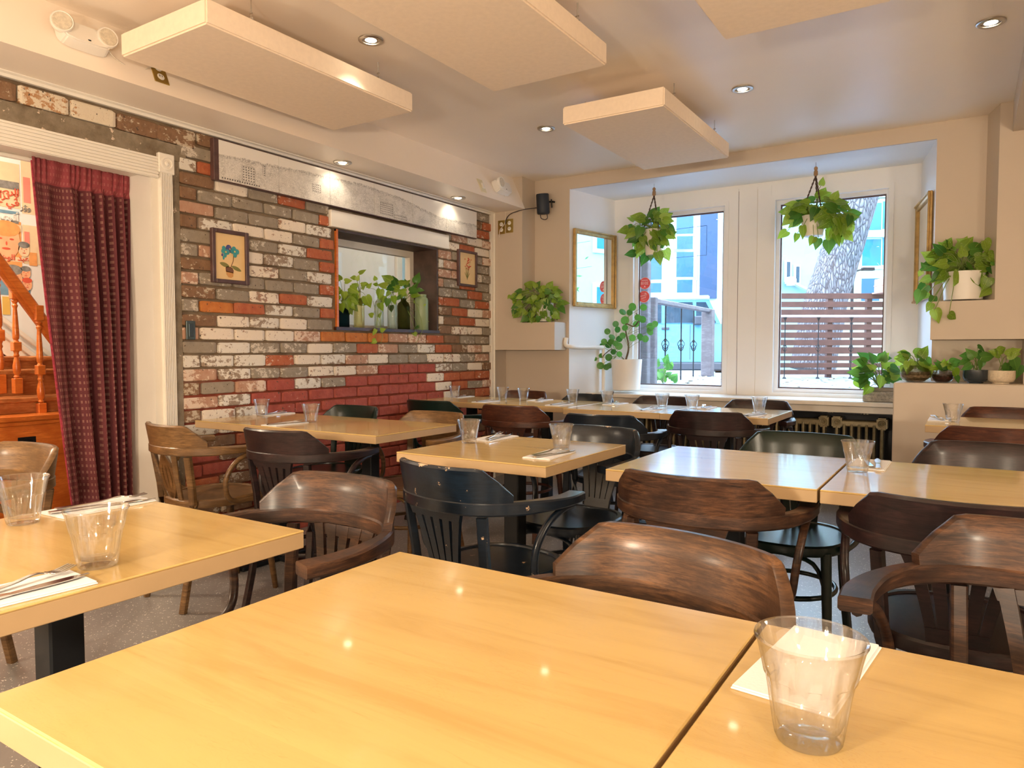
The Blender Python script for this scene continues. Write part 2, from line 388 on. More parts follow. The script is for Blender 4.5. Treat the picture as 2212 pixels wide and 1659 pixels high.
# bricks
BL, BH, BP, BPZ = .2035, .0625, .2135, .0742
def brick_mesh(seed, mat):
    rr = random.Random(seed); b = N(); box(b, -.5, .5, -.5, .5, -.5, .5)
    bmesh.ops.bevel(b, geom=b.edges[:], offset=.07, segments=1, affect='EDGES')
    for v in b.verts:
        for k in range(3): v.co[k] += rr.uniform(-.02, .02)
    return mesh_of('brick', b, mat)
BM = {}
for mm in (m_brW, m_brW2, m_brG, m_brP, m_brR, m_brO, m_brD, m_brB, m_oldpaint):
    BM[mm.name] = [brick_mesh(i + hash(len(mm.name)) % 7, mm) for i in range(3)]
rb = random.Random(3)
blist = []
kz = 0
z = 2.272
while z > .02:
    zc = z - BH / 2
    y = 2.262 + (0 if kz % 2 else BP / 2) - BP
    while y < 5.165:
        y0 = max(y, 2.262); y1 = min(y + BL, 5.165)
        segs = [(y0, y1)]
        top, bot = zc + BH / 2, zc - BH / 2
        a, bb = (HY0 - .016, HY1 + .016) if zc < 1.92 else (3.30, 4.546)
        if bot < 2.01 and top > HZ0 + .004:
            ns = []
            for s0, s1 in segs:
                if s1 <= a or s0 >= bb: ns.append((s0, s1))
                else:
                    if s0 < a: ns.append((s0, a - .004))
                    if s1 > bb: ns.append((bb + .004, s1))
            segs = ns
        for s0, s1 in segs:
            if s1 - s0 > .03: blist.append((s0, s1, zc))
        y += BP
    z -= BPZ; kz += 1
def brick_mat(y, zc, w):
    if zc < .99 + .10 * math.sin(y * 3.1 + 1) and zc < 1.0 and y > 2.75 and y < 4.55 - max(0, (zc - .7)) * .9: return m_brD
    if zc < .62: return rb.choice([m_brD, m_brR, m_brB])
    if w < .12 and abs(y - HY0) < .14: return m_brR
    if 1.17 < zc < 1.255 and HY0 - .05 < y < HY1: return rb.choice([m_brO, m_brR, m_brO, m_brP])
    if y < 2.44: return rb.choice([m_brG, m_brB, m_brB, m_brW, m_brP])
    if zc > 2.03: return rb.choice([m_brB, m_brG, m_brB, m_brR])
    if y > 4.5: return rb.choice([m_brG, m_brG, m_brP, m_brB, m_brW2, m_brR, m_brG])
    if 1.30 < zc < 1.42 and y < 3.1: return rb.choice([m_brO, m_brR, m_brB, m_brW])
    return rb.choice([m_brW, m_brW2, m_brW, m_brG, m_brG, m_brP, m_brW, m_brR, m_brW2, m_brG])
def hid(b):
    y0, y1, zc = b
    if 2.46 < y0 and y1 < 4.90 and 2.05 < zc < 2.25: return 1
    if 2.43 < y0 and y1 < 2.67 and 1.50 < zc < 1.76: return 1
    return 0
blist.sort(key=lambda b: (hid(b), -b[2] if b[2] < .9 else -9))
rest = {}
for i, (y0, y1, zc) in enumerate(blist):
    mm = brick_mat((y0 + y1) / 2, zc, y1 - y0); me = BM[mm.name][i % 3]
    loc = (XW - .022 + rb.uniform(-.003, .004), (y0 + y1) / 2, zc + rb.uniform(-.002, .002))
    sc = (.05, y1 - y0, BH * rb.uniform(.95, 1.03)); rx = rb.uniform(-.012, .012)
    if i < 296:
        o = bpy.data.objects.new('brick', me); COL.objects.link(o); o.location = loc; o.scale = sc; o.rotation_euler = (rx, 0, 0); o.parent = wall_left
    else:
        t = N(); t.from_mesh(me); merge(rest.setdefault(mm.name, N()), t, Matrix.Translation(loc) @ Matrix.Diagonal((*sc, 1)))
for nm_, rb_m in rest.items():
    o = obj('covered_bricks', rb_m, bpy.data.materials[nm_], wall_left); o['kind'] = 'stuff'
for y0, mm in ((1.30, m_brB), (1.515, m_oldpaint), (1.73, m_oldpaint), (1.945, m_brB), (2.15, m_brB)):
    o = bpy.data.objects.new('brick', BM[mm.name][0]); COL.objects.link(o); o.location = (XW - .018, y0 + .1, 2.222); o.scale = (.05, .207, .078); o.parent = wall_left
# soffit along brick wall
bm = N(); prism(bm, [(XW - .2, 2.30), (-3.17, 2.30), (-3.30, ZC + .01), (XW - .2, ZC + .01)], lambda u, v: (u, YB, v), lambda u, v: (u, YC, v))
struct('ceiling_soffit_left', bm, m_ceil)
bm = N(); prism(bm, [(XW - .01, 2.278), (XW + .012, 2.278), (XW + .016, 2.29), (XW + .03, 2.296), (XW + .03, 2.302), (XW - .01, 2.302)], lambda u, v: (u, YB, v), lambda u, v: (u, YC, v))
struct('trim_1', bm, m_trim)
bm = N(); box(bm, XW - .02, XW + .018, 5.155, YC, 0, 2.30); box(bm, XW - .02, XW + .028, 5.18, YC, 0, 2.30); struct('trim_2', bm, m_trim)
# right beam
bm = N(); box(bm, .19, XR, YB, YP, 2.40, ZC + .01); struct('ceiling_beam_right', bm, m_wall)
# far pier left: front block (with niche) + back
xL = at_y(1128, 600, YC).x
bm = N()
box(bm, XW - .05, XAL, YP, YP + .2, 0, ZC)                  # pier back plane
box(bm, XW - .02, xL, YC, YP, 1.118, ZC)                    # left column full height
box(bm, xL, XB, YC, YP, 1.118, 1.349)                       # block under the niche
box(bm, XW - .05, XW - .0, YC, YP, 0, 1.118)
struct('wall_front_left_pier', bm, m_wall)
# header above the alcove and right pier
xRb = at_y(2010, 700, YC).x; xR1 = at_y(2150, 600, YC).x; xR0 = at_y(2124, 600, YP).x
bm = N()
box(bm, XAL, XR, YP, YP + .018, 2.47, ZC); box(bm, XAL, XR, YP + .01, YP + .2, 2.575, ZC + .1)
struct('wall_front_header', bm, m_wall)
bm = N()
box(bm, XAR, XR, YP, YP + .2, 0, 2.47)
zl = at_y(2090, 649, YC).z; zb = at_y(2090, 733, YC).z
xe = at_y(2207, 780, YP).x
prism(bm, [(xR1, YC), (XR, YC), (XR, YP), (xR0, YP)], lambda u, v: (u, v, zl), lambda u, v: (u, v, ZC))
box(bm, xRb, XR, YC, YP, zb, zl)
box(bm, xe, XR, YC, YP, 0, zb)
struct('wall_front_right_pier', bm, m_wall)
# counter
YK = 5.0; ZK = .915; XK = at_y(1930, 826, YK).x
bm = N(); bevbox(bm, XK, XR, YK, YP, 0, ZK, .006); struct('ledge_wall_right', bm, m_wall)
# alcove walls splayed, ceiling, window wall with two openings
def quadwall(x0, y0, x1, y1, z0, z1, th):
    b = N(); d = Vector((x1 - x0, y1 - y0, 0)).normalized(); n = Vector((-d.y, d.x, 0)) * th
    prism(b, [(x0, y0), (x1, y1), (x1 + n.x, y1 + n.y), (x0 + n.x, y0 + n.y)], lambda u, v: (u, v, z0), lambda u, v: (u, v, z1)); return b
struct('wall_alcove_left', quadwall(XAL, YP, XWL, YW + .05, 0, 2.47, .15), m_alc)
struct('wall_alcove_right', quadwall(XAR, YP, XWR, YW + .05, 0, 2.47, -.15), m_alc)
bm = N(); box(bm, XAL - .2, XAR + .2, YP + .02, YW + .1, 2.47, 2.57); struct('ceiling_alcove', bm, m_alc)
W1 = (-2.566, -1.712); W2 = (-1.352, -.500); WZ0, WZ1 = .745, 2.338
bm = N(); yy = (YW, YW + .14)
box(bm, -3.0, W1[0], *yy, 0, 2.5); box(bm, W1[1], W2[0], *yy, 0, 2.5); box(bm, W2[1], 0.1, *yy, 0, 2.5)
box(bm, W1[0], W1[1], *yy, WZ1, 2.5); box(bm, W2[0], W2[1], *yy, WZ1, 2.5)
box(bm, W1[0], W1[1], *yy, 0, WZ0); box(bm, W2[0], W2[1], *yy, 0, WZ0)
ww = struct('wall_window', bm, m_alc)
for xx in (-1.62, -1.47):   # board seams of the mullion cladding
    b = N(); box(b, xx - .0015, xx + .0015, YW - .0035, YW, WZ0, 2.42); obj('seam', b, m_dframe if xx < -1.5 else m_sill, ww)
for xx0, xx1 in ((-1.70, -1.622), (-1.618, -1.472), (-1.468, -1.362)):
    b = N(); box(b, xx0, xx1, YW - .005, YW, WZ0, 2.44); obj('board', b, m_alc, ww)
for k, (a, b_) in enumerate((W1, W2)):
    b = N()
    for w, y0, y1, i in ((.0, -.012, .0, 0), (.028, 0, .05, 0), (.052, .03, .09, 1)):
        pass
    box(b, a - .012, a + .022, YW - .012, YW + .06, WZ0, WZ1 + .015); box(b, b_ - .022, b_ + .012, YW - .012, YW + .06, WZ0, WZ1 + .015)
    box(b, a + .022, b_ - .022, YW - .012, YW + .06, WZ1 - .022, WZ1 + .015); box(b, a + .022, b_ - .022, YW - .012, YW + .06, WZ0, WZ0 + .03)
    w = struct('window_%d' % (k + 1), b, m_alc)
    b = N(); a2, b2 = a + .022, b_ - .022
    box(b, a2, a2 + .032, YW + .03, YW + .08, WZ0 + .03, WZ1 - .022); box(b, b2 - .02, b2, YW + .03, YW + .08, WZ0 + .03, WZ1 - .022)
    box(b, a2 + .032, b2 - .02, YW + .03, YW + .08, WZ1 - .055, WZ1 - .022); box(b, a2 + .032, b2 - .02, YW + .03, YW + .08, WZ0 + .03, WZ0 + .062)
    obj('window_frame', b, m_frame, w)
    b = N(); g = .01
    a3, b3, z3, z4 = a2 + .032, b2 - .02, WZ0 + .062, WZ1 - .055
    box(b, a3, a3 + g, YW + .05, YW + .07, z3, z4); box(b, b3 - g, b3, YW + .05, YW + .07, z3, z4); box(b, a3 + g, b3 - g, YW + .05, YW + .07, z4 - g, z4); box(b, a3 + g, b3 - g, YW + .05, YW + .07, z3, z3 + g)
    obj('gasket', b, m_dframe, w)
    b = N(); box(b, a3, b3, YW + .058, YW + .062, z3, z4); obj('pane', b, m_pane, w)
# window sill
bm = N(); prism(bm, [(5.62, .712), (5.60, .718), (5.60, .742), (5.605, .747), (YW, .747), (YW, .712)], lambda u, v: (-2.80, u, v), lambda u, v: (XK + .0, u, v))
bevbox(bm, -2.80, XK, 5.63, 5.66, .665, .712, .003)
struct('window_sill', bm, m_sill)
def mk_peel():
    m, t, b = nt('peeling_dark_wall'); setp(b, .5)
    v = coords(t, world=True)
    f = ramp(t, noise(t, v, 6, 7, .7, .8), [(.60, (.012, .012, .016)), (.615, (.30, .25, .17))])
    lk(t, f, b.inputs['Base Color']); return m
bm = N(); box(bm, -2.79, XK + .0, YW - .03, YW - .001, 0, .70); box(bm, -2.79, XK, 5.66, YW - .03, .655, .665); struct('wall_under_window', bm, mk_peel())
# white pipe along the alcove's left wall
bm = N()
tube(bm, cat([(-2.87, YP - .035, 1.22), (-2.87, YP - .04, 1.16), (-2.83, YP + .0, 1.145), (-2.81, YP + .08, 1.14)], 5) + [Vector((-2.74, YP + .42, 1.14))], .019, 10)
tube(bm, [(-2.735, YP + .42, 1.16), (-2.735, YP + .42, .747)], .017, 10)
tag(obj('heating_pipe', bm, m_trim, smooth=40), 'white painted pipe elbow running along the alcove wall above the sill', 'pipe')

# ---------------------------------------------------------------- door casing, jamb
def fluted(b, y0, y1, z0, z1, vert=True):
    box(b, XW - .01, XW + .014, y0, y1, z0, z1)
    n = 7
    for i in range(n):
        if vert:
            c = y0 + (i + .5) * (y1 - y0) / n; box(b, XW + .012, XW + .022, c - .0028, c + .0028, z0, z1)
        else:
            c = z0 + (i + .5) * (z1 - z0) / n; box(b, XW + .012, XW + .022, y0, y1, c - .0045, c + .0045)
bm = N(); fluted(bm, 2.147, 2.212, 0, 2.03); door = struct('door_1', bm, m_trim)
b = N(); fluted(b, .5, 2.137, 1.985, 2.092, False); obj('head_casing', b, m_trim, door)
b = N(); bevbox(b, XW - .01, XW + .026, 2.137, 2.222, 2.015, 2.115, .003)
t = N(); lathe(t, [(.034, 0), (.034, .004), (.026, .005), (.024, .001), (.012, .001), (.010, .006), (.002, .008)], 24)
merge(b, t, Matrix.Translation((XW + .026, 2.18, 2.065)) @ Matrix.Rotation(PI / 2, 4, 'Y'))
obj('corner_block', b, m_trim, door)
b = N(); box(b, XW - .27, XW + .0, DY1 - .012, DY1 + .012, 0, DZ); box(b, XW - .27, XW, DY0, DY1, DZ - .012, DZ + .012)
box(b, XW - .02, XW + .002, DY1 - .03, DY1, 0, DZ)
obj('door_jamb', b, m_trim, door)
# baseboard-like kick under brick wall hidden; hall beyond
XH = -5.35
bm = N(); box(bm, XH - .1, XW - .25, -1.5, 7.6, -.12, 0); struct('floor_hall', bm, w_red)
bm = N(); box(bm, XH - .1, XW - .25, -1.5, 7.6, 2.75, 2.85); box(bm, XW - .26, XW - .24, -1.5, 7.6, ZC, 2.8); struct('ceiling_hall', bm, m_alc)
bm = N(); box(bm, XH - .1, XH, -1.5, 6.10, 0, 2.75); box(bm, XH - .1, XH, 6.52, 7.6, 0, 2.75); box(bm, XH - .1, XH, 6.10, 6.52, 0, 1.1); box(bm, XH - .1, XH, 6.10, 6.52, 2.28, 2.75); struct('wall_hall', bm, m_alc)
bm = N(); box(bm, XH - .1, XW - .25, -1.6, -1.5, 0, 2.75); box(bm, XH - .1, XW - .25, 7.6, 7.7, 0, 2.75); struct('wall_hall_ends', bm, m_alc)
# hall details seen through the hatch: pilaster, cornice, door casing with pane
bm = N(); bevbox(bm, XH, XH + .05, 6.53, 6.62, 0, 2.45, .005); bevbox(bm, XH, XH + .04, 6.0, 6.09, 0, 2.45, .005); box(bm, XH, XH + .04, 6.0, 6.62, 2.36, 2.45)
struct('trim_3', bm, m_trim)
bm = N(); bevbox(bm, XH, XH + .09, 6.80, 7.02, 0, 2.3, .01); bevbox(bm, XH, XH + .7, 7.0, 7.12, 1.95, 2.25, .01); box(bm, XH + .09, XH + .62, 7.13, 7.6, 0, 1.95)
struct('trim_4', bm, m_wall)
bm = N(); box(bm, XH - .06, XH - .055, 6.10, 6.52, 1.1, 2.28); p = struct('window_3', bm, m_pane)
b = N(); box(b, XH - .08, XH - .04, 6.10, 6.52, 1.62, 1.66); box(b, XH - .08, XH - .04, 6.30, 6.33, 1.1, 2.28); obj('window_bar', b, m_dframe, p)

# ---------------------------------------------------------------- hatch in brick wall
bm = N(); xb = XW - .25
box(bm, xb, XW + .004, HY0 - .0, HY0 + .016, HZ0, HZ1)
h = struct('door_hatch_1', bm, w_orange); h.name = 'wall_hatch_lining'
b = N(); box(b, xb, XW + .004, HY1 - .012, HY1 + .002, HZ0, HZ1); box(b, xb, XW + .002, HY0, HY1, HZ1 - .012, HZ1 + .002); obj('dark_reveal', b, M('dark_brown_board', (.075, .045, .035), .6, var=.3, nscale=14), h)
b = N(); box(b, xb - .05, XW + .012, HY0 - .014, HY1 + .012, HZ0 - .016, HZ0 + .006); obj('ledge', b, w_red, h)
bm = N(); bevbox(bm, XW - .02, XW + .022, 3.30, 4.546, 1.912, 2.021, .004); struct('trim_5', bm, m_trim)
b = N(); xf = xb + .0
box(b, xf - .03, xf + .02, HY0 + .016, HY0 + .05, HZ0 + .006, HZ1 - .012); box(b, xf - .03, xf + .02, HY1 - .055, HY1 - .012, HZ0 + .006, HZ1 - .012)
box(b, xf - .03, xf + .02, HY0 + .05, HY1 - .055, HZ1 - .06, HZ1 - .012); box(b, xf - .03, xf + .02, HY0 + .05, HY1 - .055, HZ0 + .006, HZ0 + .035)
wf = struct('window_4', b, m_trim)
b = N(); box(b, xf - .006, xf - .002, HY0 + .05, HY1 - .055, HZ0 + .035, HZ1 - .06); obj('pane', b, m_pane, wf)

# ================================================================== LIGHTS
lens_m = EM('lamp_lens', (1, .85, .62), 14)
def downlight_meshes():
    b = N(); lathe(b, [(.058, 0), (.058, -.006), (.050, -.010), (.040, -.008), (.037, .006), (.034, .006), (.030, -.004), (.027, -.004), (.025, .012), (.025, .02), (.058, .02)], 28, cap=False)
    ring = mesh_of('ring', b, m_steel, 40)
    b = N(); lathe(b, [(.001, -.007), (.015, -.0055), (.0265, -.001), (.0265, .004), (.001, .004)], 20)
    return ring, mesh_of('lens', b, lens_m)
RING, LENS = downlight_meshes()
LIGHTS = []
def downlight(x, y, z, e, label, size=96, aim=(0, 0, -1)):
    t = thing('recessed_downlight', label, 'ceiling light', (x, y, z), 0, 'recessed ceiling downlights')
    obj('ring', RING, None, t); obj('lens', LENS, None, t)
    L = bpy.data.lights.new('spot', 'SPOT'); L.energy = e; L.color = LAMP; L.spot_size = math.radians(size); L.spot_blend = .7; L.shadow_soft_size = .022
    o = bpy.data.objects.new('bulb', L); COL.objects.link(o); o.parent = t; o.location = (0, 0, -.032)
    o.rotation_euler = Vector(aim).to_track_quat('-Z', 'Y').to_euler()
downlight(-2.41, 2.55, ZC, E_MAIN, 'round nickel recessed downlight between the two nearest hanging ceiling panels')
downlight(-2.38, 4.16, ZC, E_MAIN, 'round nickel recessed downlight left of the small far ceiling panel')
downlight(-1.10, 4.13, ZC, E_MAIN, 'round nickel recessed downlight right of the small far ceiling panel')
downlight(-3.36, 3.29, 2.30, E_SOFF, 'small recessed spotlight under the soffit over the middle of the city print', 120, (-.35, 0, -1))
downlight(-3.37, 4.52, 2.30, E_SOFF, 'small recessed spotlight under the soffit near the far end of the city print', 120, (-.35, 0, -1))
for x, y in ((-2.41, .6), (.05, 3.9), (-1.1, .9), (-1.1, -.9), (.1, -.5)):
    downlight(x, y, ZC, E_REAR, 'round nickel recessed downlight outside the picture, ' + {(-2.41, .6): 'above the left table', (.05, 3.9): 'at the upper right before the plant ledge', (-1.1, .9): 'above the foreground table', (-1.1, -.9): 'behind the viewer to the left', (.1, -.5): 'just behind the viewer'}[(x, y)])
for x, y in ((-3.1, -.8), (-.9, -.95), (1.2, -.9), (1.75, 1.6)):  # hanging globes added out of view as warm fill light for the room
    t = thing('pendant_globe', 'white glass fill globe added outside the picture, ' + {-3.1: 'in the rear left corner', -.9: 'straight behind the viewer', 1.2: 'in the rear right part', 1.75: 'to the right of the viewer'}[x], 'fill lamp', (x, y, 1.45), 0, 'added fill globes outside the picture')
    b = N(); lathe(b, [(.001, -.11), (.06, -.10), (.105, -.045), (.115, 0), (.105, .05), (.06, .10), (.02, .115)], 24); obj('globe', b, EM('pendant_glow', (1, .84, .62), 2), t, 60)
    b = N(); tube(b, [(0, 0, .11), (0, 0, ZC - 1.45)], .004, 6); lathe(b, [(.001, ZC - 1.49), (.05, ZC - 1.48), (.05, ZC - 1.45)], 16); obj('cord', b, m_black, t)
    L = bpy.data.lights.new('bulb', 'POINT'); L.energy = E_PEND * (.4 if x > 1.5 else .55 if x < -3 else 1.15); L.color = (1, .83, .62); L.shadow_soft_size = .12
    o = bpy.data.objects.new('bulb', L); COL.objects.link(o); o.parent = t; o.location = (0, 0, -.13)
# hall lamps: simple globes
for i, (x, y) in enumerate(((-4.6, 1.1), (-4.6, 5.6))):
    t = thing('globe_lamp', 'white globe lamp on the hall ceiling, ' + ('above the stairs' if i == 0 else 'beyond the wall opening'), 'lamp', (x, y, 2.60), 0, 'hall ceiling globes')
    b = N(); lathe(b, [(.001, -.1), (.05, -.09), (.09, -.04), (.1, 0), (.09, .05), (.05, .09), (.03, .1)], 20); obj('globe', b, EM('globe_glow', (1, .85, .65), 1.5), t, 60)
    b = N(); lathe(b, [(.035, .1), (.05, .15), (.001, .15)], 16); obj('canopy', b, m_trim, t)
    L = bpy.data.lights.new('bulb', 'POINT'); L.energy = (50, 5)[i]; L.color = (1, .8, .58); L.shadow_soft_size = .1
    o = bpy.data.objects.new('bulb', L); COL.objects.link(o); o.parent = t; o.location = (0, 0, -.12)

# ================================================================== acoustic panels
def panel(x0, x1, y0, y1, label):
    t = thing('acoustic_panel', label, 'ceiling panel', ((x0 + x1) / 2, (y0 + y1) / 2, 2.385), 0, 'hanging acoustic panels'); w, d = (x1 - x0) / 2, (y1 - y0) / 2
    b = N(); bevbox(b, -w, w, -d, d, 0, .10, .007, 2); obj('baffle', b, m_panel, t, 40)
    for sx in (-1, 1):
        for sy in (-.62, .62):
            b = N(); x, y = sx * (w - .03), sy * d
            tube(b, [(x, y, .10), (x, y, .19)], .0025, 6); bevbox(b, x - .012, x + .012, y - .004, y + .004, .10, .118, .001); tube(b, [(x - .008, y, .135), (x + .008, y, .135)], .003, 6)
            obj('hanger', b, m_steel, t)
panel(-3.135, -2.535, 1.765, 3.0, 'long cream fabric acoustic panel hanging along the brick wall side')
panel(-1.965, -1.365, 3.62, 4.82, 'small looking cream fabric acoustic panel hanging nearest the windows')
panel(-2.005, -1.395, 1.77, 2.985, 'large cream fabric acoustic panel hanging at the top centre of the view')
panel(-.875, -.265, 1.78, 3.005, 'cream fabric acoustic panel cut by the top right edge of the view')

# ================================================================== TABLES
def top_mesh(w, d):
    b = N(); bevbox(b, -w / 2, w / 2, -d / 2, d / 2, -.034, 0, .002); return b
COLM = {}
def table(x0, x1, y0, y1, label, cols=((0, 0),)):
    cx, cy = (x0 + x1) / 2, (y0 + y1) / 2; w, d = x1 - x0, y1 - y0
    t = thing('dining_table', label, 'table', (cx, cy, 0), 0, 'maple topped dining tables')
    b = N(); vs = box(b, -w / 2, w / 2, -d / 2, d / 2, .7455, .75)
    bb = N(); bevbox(bb, -w / 2, w / 2, -d / 2, d / 2, .7455, .75, .0016); b.free(); obj('tabletop', bb, m_maple, t)
    b = N(); bevbox(b, -w / 2 + .0005, w / 2 - .0005, -d / 2 + .0005, d / 2 - .0005, .714, .7458, .0015); obj('edge_band', b, m_maple_e, t)
    for cx_, cy_ in cols:
        b = N(); bevbox(b, cx_ - .031, cx_ + .031, cy_ - .031, cy_ + .031, .018, .706, .004); bevbox(b, cx_ - .16, cx_ + .16, cy_ - .03, cy_ + .03, .700, .714, .003); bevbox(b, cx_ - .03, cx_ + .03, cy_ - .16, cy_ + .16, .700, .714, .003); obj('column', b, m_black, t)
        b = N(); bevbox(b, cx_ - .26, cx_ + .26, cy_ - .035, cy_ + .035, 0, .024, .006); bevbox(b, cx_ - .035, cx_ + .035, cy_ - .26, cy_ + .26, 0.0005, .0235, .006); obj('foot', b, m_black, t)
    return t
table(-.853, -.222, .318, .965, 'bare square maple table filling the bottom foreground')
table(-.216, .41, .318, .965, 'square maple table at bottom right under the nearest large tumbler')
table(-1.745, -1.117, .345, .978, 'square maple table at the left edge with two tumblers')
table(-1.715, -1.10, 1.925, 2.545, 'square maple table in the middle with two tumblers and a worn navy chair')
table(-.925, -.322, 1.985, 2.62, 'bare square maple table right of centre reflecting the windows')
table(-.316, .29, 1.985, 2.62, 'square maple table at right with one tumbler at its corner')
table(-3.375, -2.11, 2.24, 2.81, 'long maple table standing against the brick wall', ((-.33, 0), (.33, 0)))
table(-3.42, -2.79, 4.03, 4.62, 'far row maple table beside the brick wall')
table(-2.786, -2.135, 4.03, 4.62, 'far row maple table second from the brick wall')
table(-2.131, -1.495, 3.945, 4.56, 'far row maple table in front of the left window')
table(-1.491, -.888, 3.93, 4.55, 'far row maple table at the right end of the window row')
table(-.168, .45, 4.01, 4.60, 'maple table by the plant ledge at the right edge')

# ================================================================== CHAIRS
ringpts = cat([(-.248, .118, 0), (-.268, .045, 0), (-.268, -.045, 0), (-.238, -.138, 0), (-.165, -.212, 0), (-.06, -.245, 0), (.06, -.245, 0), (.165, -.212, 0), (.238, -.138, 0), (.268, -.045, 0), (.268, .045, 0), (.248, .118, 0)], 5)
def ring_sec(t):
    u = abs(t - .5) * 2
    k = max(0, min(1, (u - .45) / .4)); k = k * k * (3 - 2 * k)
    return (.030 + .028 * k, .038 - .011 * k)
ZR = .683
def chair_parts():
    P = []
    b = N(); tube(b, [p + Vector((0, 0, ZR)) for p in ringpts], 0, flat=ring_sec)
    bmesh.ops.subdivide_edges(b, edges=[], cuts=1); P.append(('arm_rail', mesh_of('arm_rail', b, w_walnut, 32)))
    # crest: board bent along the ring
    dens = cat([tuple(p) for p in ringpts], 2); L = [0]
    for a, c in zip(dens, dens[1:]): L.append(L[-1] + (c - a).length)
    mid = L[-1] / 2; half = .268
    def onr(s):
        s += mid
        for i in range(len(L) - 1):
            if L[i + 1] >= s:
                f = (s - L[i]) / (L[i + 1] - L[i]); p = dens[i].lerp(dens[i + 1], f); T = (dens[i + 1] - dens[i]).normalized(); return p, Vector((T.y, -T.x, 0))
    b = N(); nu = 26; rows = []
    zt0, zt1 = ZR + .016, ZR + .112
    for i in range(nu + 1):
        s = -1 + 2 * i / nu; p, n = onr(s * half)
        a = abs(s); top = zt1 if a < .70 else zt1 + (zt0 + .022 - zt1) * ((a - .70) / .30)
        if a > .62 and a < .78: top -= .004
        col = []
        sg = n
        for q, (off, zz) in enumerate(((-.011, 0), (-.010, .5), (-.010, .93), (-.004, 1), (.006, 1), (.012, .93), (.012, .5), (.012, 0))):
            zc = zt0 + (top - zt0) * zz
            lean = .016 * (zc - zt0) / .1
            col.append(b.verts.new(p + sg * (off + lean) + Vector((0, 0, zc))))
        rows.append(col)
    for r0, r1 in zip(rows, rows[1:]):
        for k in range(8): b.faces.new((r0[k], r0[(k + 1) % 8], r1[(k + 1) % 8], r1[k]))
    b.faces.new(rows[0][::-1]); b.faces.new(rows[-1])
    P.append(('crest_rail', mesh_of('crest_rail', b, w_walnut, 38)))
    # seat
    def sq(r, n=40, e=2.6):
        out = []
        for i in range(n):
            a = 2 * PI * i / n; c, s = math.cos(a), math.sin(a)
            k = (abs(c) ** e + abs(s) ** e) ** (-1 / e); out.append((c * k * r * (1 + .04 * s), s * k * r * .99 - .0))
        return out
    b = N(); rings = []
    for r, zz in ((.190, .428), (.207, .430), (.211, .440), (.210, .460), (.204, .466), (.190, .466), (.186, .461), (.178, .461)):
        rings.append([b.verts.new((x, y, zz)) for x, y in sq(r)])
    for r0, r1 in zip(rings, rings[1:]):
        for k in range(40): b.faces.new((r0[k], r0[(k + 1) % 40], r1[(k + 1) % 40], r1[k]))
    b.faces.new(rings[0][::-1]); b.faces.new(rings[-1])
    P.append(('seat', mesh_of('seat', b, w_walnut, 40)))
    for sx in (-1, 1):
        b = N(); tube(b, [(sx * .185, .195, 0), (sx * .172, .165, .25), (sx * .162, .145, .44)], [.0125, .017, .019], 10); P.append(('leg', mesh_of('leg', b, w_walnut, 40)))
        b = N(); tube(b, cat([(sx * .185, -.245, 0), (sx * .168, -.195, .25), (sx * .160, -.180, .45), (sx * .172, -.205, .66)], 3), 0, flat=(.030, .026)); P.append(('leg', mesh_of('leg', b, w_walnut, 40)))
        b = N(); tube(b, cat([(sx * .258, .085, ZR - .020), (sx * .267, .03, ZR - .024), (sx * .268, -.035, ZR - .055), (sx * .262, -.078, ZR - .12), (sx * .250, -.07, .485), (sx * .232, -.02, .449), (sx * .221, .06, .446), (sx * .214, .11, .446)], 5), .0115, 8)
        P.append(('arm_support', mesh_of('arm_support', b, w_walnut, 60)))
    b = N(); q = [Vector((.168 * math.cos(a), .168 * math.sin(a) * .98 - .01, .27)) for a in [2 * PI * k / 28 for k in range(29)]]
    tube(b, q, .0095, 8); P.append(('stretcher', mesh_of('stretcher', b, w_walnut, 60)))
    b = N()
    for sx in (-1, 1):
        tube(b, cat([(sx * .168, .150, .30), (sx * .12, .15, .40), (0, .15, .425)], 4), .008, 6)
    P.append(('brace', mesh_of('brace', b, w_walnut, 60)))
    return P
def splat_fan():
    b = N()
    def yb(x, z): return -.190 - (.045 * (z - .45) / .22) + .35 * x * x
    for k in range(-2, 3):
        pts = []; n = 7
        xb_, xt = k * .025, k * .048
        for i in range(n):
            f = i / (n - 1); z = .455 + f * (.668 - .455); x = xb_ + (xt - xb_) * f ** 1.4; w = .0105 + .0055 * f
            pts.append((x, z, w))
        for (x, z, w), (x2, z2, w2) in zip(pts, pts[1:]):
            prism(b, [(0, 0), (1, 0), (1, 1), (0, 1)], lambda u, v: (x + (2 * u - 1) * w, yb(x, z) + (v - .5) * .010, z), lambda u, v: (x2 + (2 * u - 1) * w2, yb(x2, z2) + (v - .5) * .010, z2))
    prism(b, [(0, 0), (1, 0), (1, 1), (0, 1)], lambda u, v: (-.063 + .126 * u, -.190 + (v - .5) * .012, .450), lambda u, v: (-.066 + .132 * u, -.20 + (v - .5) * .012, .50))
    prism(b, [(0, 0), (1, 0), (1, 1), (0, 1)], lambda u, v: (-.108 + .216 * u, -.231 + (v - .5) * .012, .64), lambda u, v: (-.12 + .24 * u, -.236 + (v - .5) * .012, .668))
    return mesh_of('splat', b, w_walnut)
